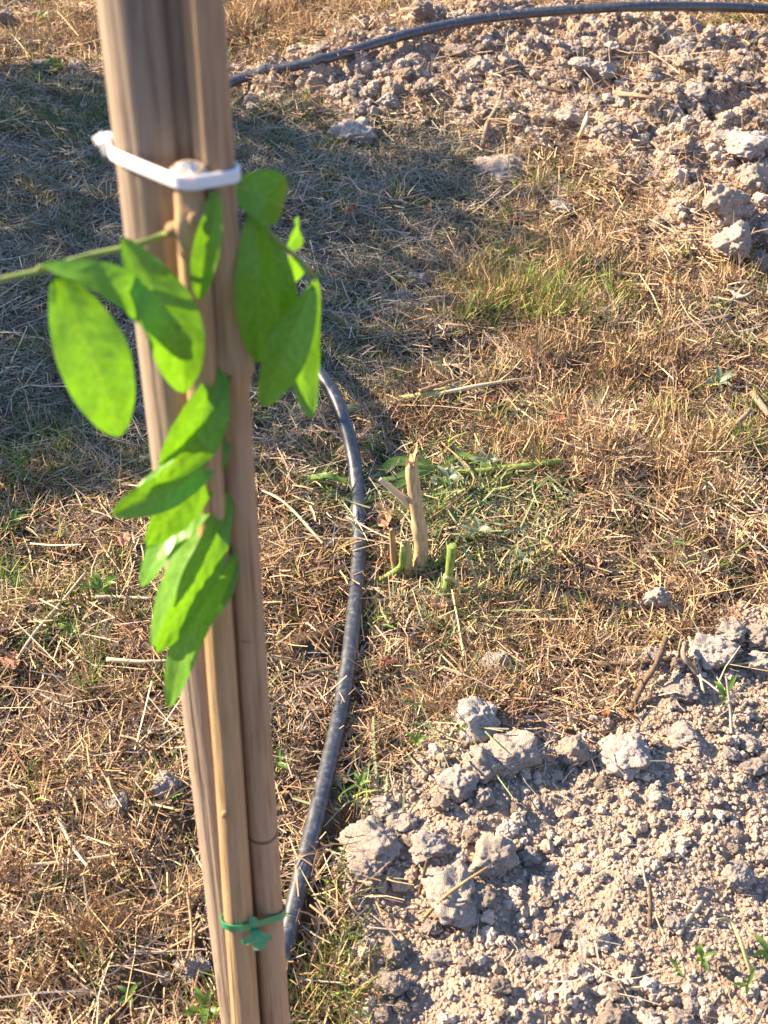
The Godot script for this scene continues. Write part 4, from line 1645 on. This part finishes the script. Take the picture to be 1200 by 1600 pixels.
# a rooted tuft: green blades and dry blades, each one mesh
func tuft(px: float, py: float, rx: float, rz: float, greens: int, dries: int, tall: float, label: String) -> void:
	var p := on_ground(px, py)
	var o := thing("grass_tuft", p, label, "grass", "grass tufts")
	for kind in 2:
		var count: int = [greens, dries][kind]
		if count == 0:
			continue
		var v := PackedVector3Array()
		var col := PackedColorArray()
		for i in count:
			var a := rng.randf() * TAU
			var rr := sqrt(rng.randf())
			var foot := Vector3(cos(a) * rr * rx, 0, sin(a) * rr * rz)
			foot += Vector3(rng.randfn(), 0, rng.randfn()) * 0.006
			foot.y = ground_y(p.x + foot.x, p.z + foot.z) - p.y - 0.002
			var lean := Vector3(rng.randfn(0.0, 0.30), 1.0, rng.randfn(0.0, 0.30)).normalized()
			var length := tall * rng.randf_range(0.35, 1.0) * (1.0 - 0.4 * rr)
			var side := lean.cross(Vector3(cos(a * 7.0), 0.1, sin(a * 7.0))).normalized()
			var w := rng.randf_range(0.0011, 0.0024)
			var bend := Vector3(rng.randfn(), -0.4, rng.randfn()) * 0.22 * length
			var c := Color(0.10, 0.22, 0.03).lerp(Color(0.32, 0.42, 0.09), rng.randf()) if kind == 0 else Color(0.30, 0.17, 0.08).lerp(Color(0.58, 0.42, 0.23), rng.randf())
			var row := []
			for j in 4:
				var t := j / 3.0
				var q := foot + lean * length * t + bend * t * t
				row.append([q - side * w * (1.0 - 0.85 * t) * 0.5, q + side * w * (1.0 - 0.85 * t) * 0.5])
			for j in 3:
				v.append_array([row[j][0], row[j][1], row[j + 1][0], row[j][1], row[j + 1][1], row[j + 1][0]])
			for j in 18:
				col.append(c)
		var arr := []
		arr.resize(Mesh.ARRAY_MAX)
		arr[Mesh.ARRAY_VERTEX] = v
		arr[Mesh.ARRAY_COLOR] = col
		var mesh := ArrayMesh.new()
		mesh.add_surface_from_arrays(Mesh.PRIMITIVE_TRIANGLES, arr)
		part(["green_blades", "dry_blades"][kind], mesh, [M.blade, M.straw][kind], o).set_meta("kind", "stuff")


func make_small_plants() -> void:
	tuft(835, 474, 0.095, 0.060, 640, 560, 0.088, "dense green and yellow grass tuft at the end of the shade")
	tuft(760, 505, 0.050, 0.035, 130, 260, 0.066, "yellowing grass tuft at the edge of the shade next to a greener one")
	tuft(945, 484, 0.060, 0.040, 300, 180, 0.066, "low green grass tuft with a straw lying across it")
	tuft(510, 1555, 0.055, 0.050, 170, 260, 0.060, "straw coloured grass tuft at the edge of the soil heap")
	tuft(135, 1478, 0.022, 0.020, 0, 110, 0.075, "upright bunch of dry grass stems in the deep litter")
	tuft(935, 600, 0.070, 0.035, 20, 240, 0.060, "stiff cut dry stubble below the green tuft")
	tuft(905, 715, 0.110, 0.050, 10, 520, 0.055, "wide mat of brown grass stubble behind the lone bluish clod")
	tuft(1060, 760, 0.090, 0.045, 20, 380, 0.055, "brown grass mat near the orange dead leaf")
	tuft(790, 985, 0.090, 0.040, 0, 380, 0.050, "brown grass mat behind the lone pale clod")
	tuft(70, 1240, 0.070, 0.045, 10, 300, 0.045, "brown grass mat beside the grey stone like clod")
	tuft(230, 1400, 0.060, 0.045, 0, 300, 0.050, "brown grass mat by the foot of the stakes")
	tuft(500, 960, 0.050, 0.040, 10, 220, 0.045, "brown grass mat between the cane and the hose")
	tuft(430, 45, 0.110, 0.060, 0, 330, 0.060, "dry grass clump behind the far hose")
	tuft(120, 205, 0.140, 0.040, 420, 60, 0.050, "shaded green grass patch behind the stake")
	tuft(1165, 690, 0.045, 0.035, 110, 110, 0.050, "thin greenish tuft around the pale knobbly twig")
	seedling(562, 1238, 4, 0.022, M.weed, "small seedling with folded green leaves above the shaded clods")
	seedling(650, 1172, 5, 0.020, M.weed, "pale green seedling in straw near the broken soil slab")
	seedling(645, 1114, 4, 0.018, M.weed, "tiny bright seedling above the pale green seedling")
	seedling(722, 1150, 3, 0.016, M.weed, "green sprout tucked under the round grey clod")
	seedling(1095, 1508, 5, 0.020, M.weed, "yellow green seedling growing on the soil heap")
	seedling(1058, 1522, 2, 0.017, M.weed, "single leaf sprout beside the yellow green seedling", 0.2)
	seedling(1196, 1500, 5, 0.024, M.weed, "broad leaved green weed beside the hooked grass stem")
	seedling(1165, 1548, 3, 0.024, M.weed, "low weed with a long leaf below the hooked grass stem", 0.2)
	seedling(1128, 1105, 3, 0.036, M.weed, "bent green leaf sprout among the crumbs under pale clods")
	seedling(434, 1205, 4, 0.022, M.weed, "small green weed right beside the cane")
	seedling(205, 1566, 4, 0.024, M.weed, "bright green weed in the litter near the whitish chip")
	seedling(322, 1590, 5, 0.030, M.weed, "broad grass sprout at the foot of the wooden stake")
	seedling(160, 930, 6, 0.034, M.weed, "bright green grass sprout in the sunlit litter", 0.3)
	seedling(22, 835, 6, 0.030, M.weed, "curled green sprout at the edge of the shade")
	seedling(112, 1000, 5, 0.022, M.weed, "small fresh sprout below the bright grass sprout")
	seedling(30, 925, 5, 0.022, M.weed, "clump of fresh leaves by the straight straw")
	seedling(745, 862, 7, 0.034, M.silver, "silvery sprig standing behind the green stub", 1.1)
	seedling(700, 775, 8, 0.034, M.silver, "silvery herb growing behind the dry stub", 0.9)
	seedling(760, 745, 7, 0.030, M.silver, "silvery herb growing along the cut reed", 1.0)
	seedling(810, 885, 6, 0.026, M.silver, "small silvery rosette in the shadow right of the green stub", 0.4)
	seedling(68, 40, 6, 0.030, M.weed, "green weed in the dry grass behind the shade")
	seedling(92, 118, 5, 0.034, M.weed, "yellow green weed between the brown clod and the split clod")
	seedling(1060, 45, 5, 0.034, M.weed, "green weed on top of the bank below the hose")
	seedling(1120, 610, 8, 0.034, M.silver, "grey green rosette in a shaded hollow of the dry grass", 0.4)


# ---------------------------------------------------------------- the shrub that shades the grass

func make_shrub() -> void:
	var foot := Vector3(-2.05, -0.02, -2.45)
	var o := thing("shrub", foot, "dense evergreen shrub standing in the field", "shrub")
	var fwd := Vector3(-0.951, 0, -0.309)
	var across := Vector3(0.309, 0, -0.951)
	for k in 7:
		var a := TAU * k / 7.0
		var tip := across * cos(a) * 0.35 + fwd * sin(a) * 0.2 + Vector3.UP * rng.randf_range(0.6, 0.85)
		part("trunk", tube(curve_points([Vector3(cos(a) * 0.03, 0, sin(a) * 0.03), tip * 0.5 + Vector3(0, 0.06, 0), tip], 10), [0.022, 0.02, 0.018, 0.016, 0.014, 0.012, 0.010, 0.008, 0.006, 0.004], 8, 0.2), M.bark, o)
	var v := PackedVector3Array()
	var idx := PackedInt32Array()
	var tries := 0
	var made := 0
	while made < 11500 and tries < 90000:
		tries += 1
		var u := rng.randf_range(-1, 1)
		var w := rng.randf_range(-1, 1)
		var h := rng.randf_range(0.05, 1.0)
		var lump := 0.16 * nA.get_noise_3d(u * 3.0, w * 3.0, h * 3.0) + 0.16 * nB.get_noise_3d(u * 7.0, w * 7.0, h * 9.0)
		var edge := pow(absf(u), 4.5) + pow(absf(w), 2.4) + pow(absf(h - 0.35) / 0.65, 3.0)
		if edge > 1.0 + lump * 2.0 or (edge < 0.35 and rng.randf() < 0.35):
			continue
		var p := across * u * 0.585 + fwd * w * 0.42 + Vector3.UP * h * (1.30 + 0.06 * u)
		var d := Vector3(rng.randfn(), rng.randfn(), rng.randfn()).normalized()
		var s := d.cross(Vector3(rng.randfn(), rng.randfn(), rng.randfn())).normalized()
		var l := rng.randf_range(0.035, 0.06)
		var k := v.size()
		v.append_array([p, p + d * l * 0.5 + s * l * 0.24, p + d * l, p + d * l * 0.5 - s * l * 0.24])
		idx.append_array([k, k + 1, k + 2, k, k + 2, k + 3])
		made += 1
	part("crown", make_mesh(v, idx), M.far_leaf, o)
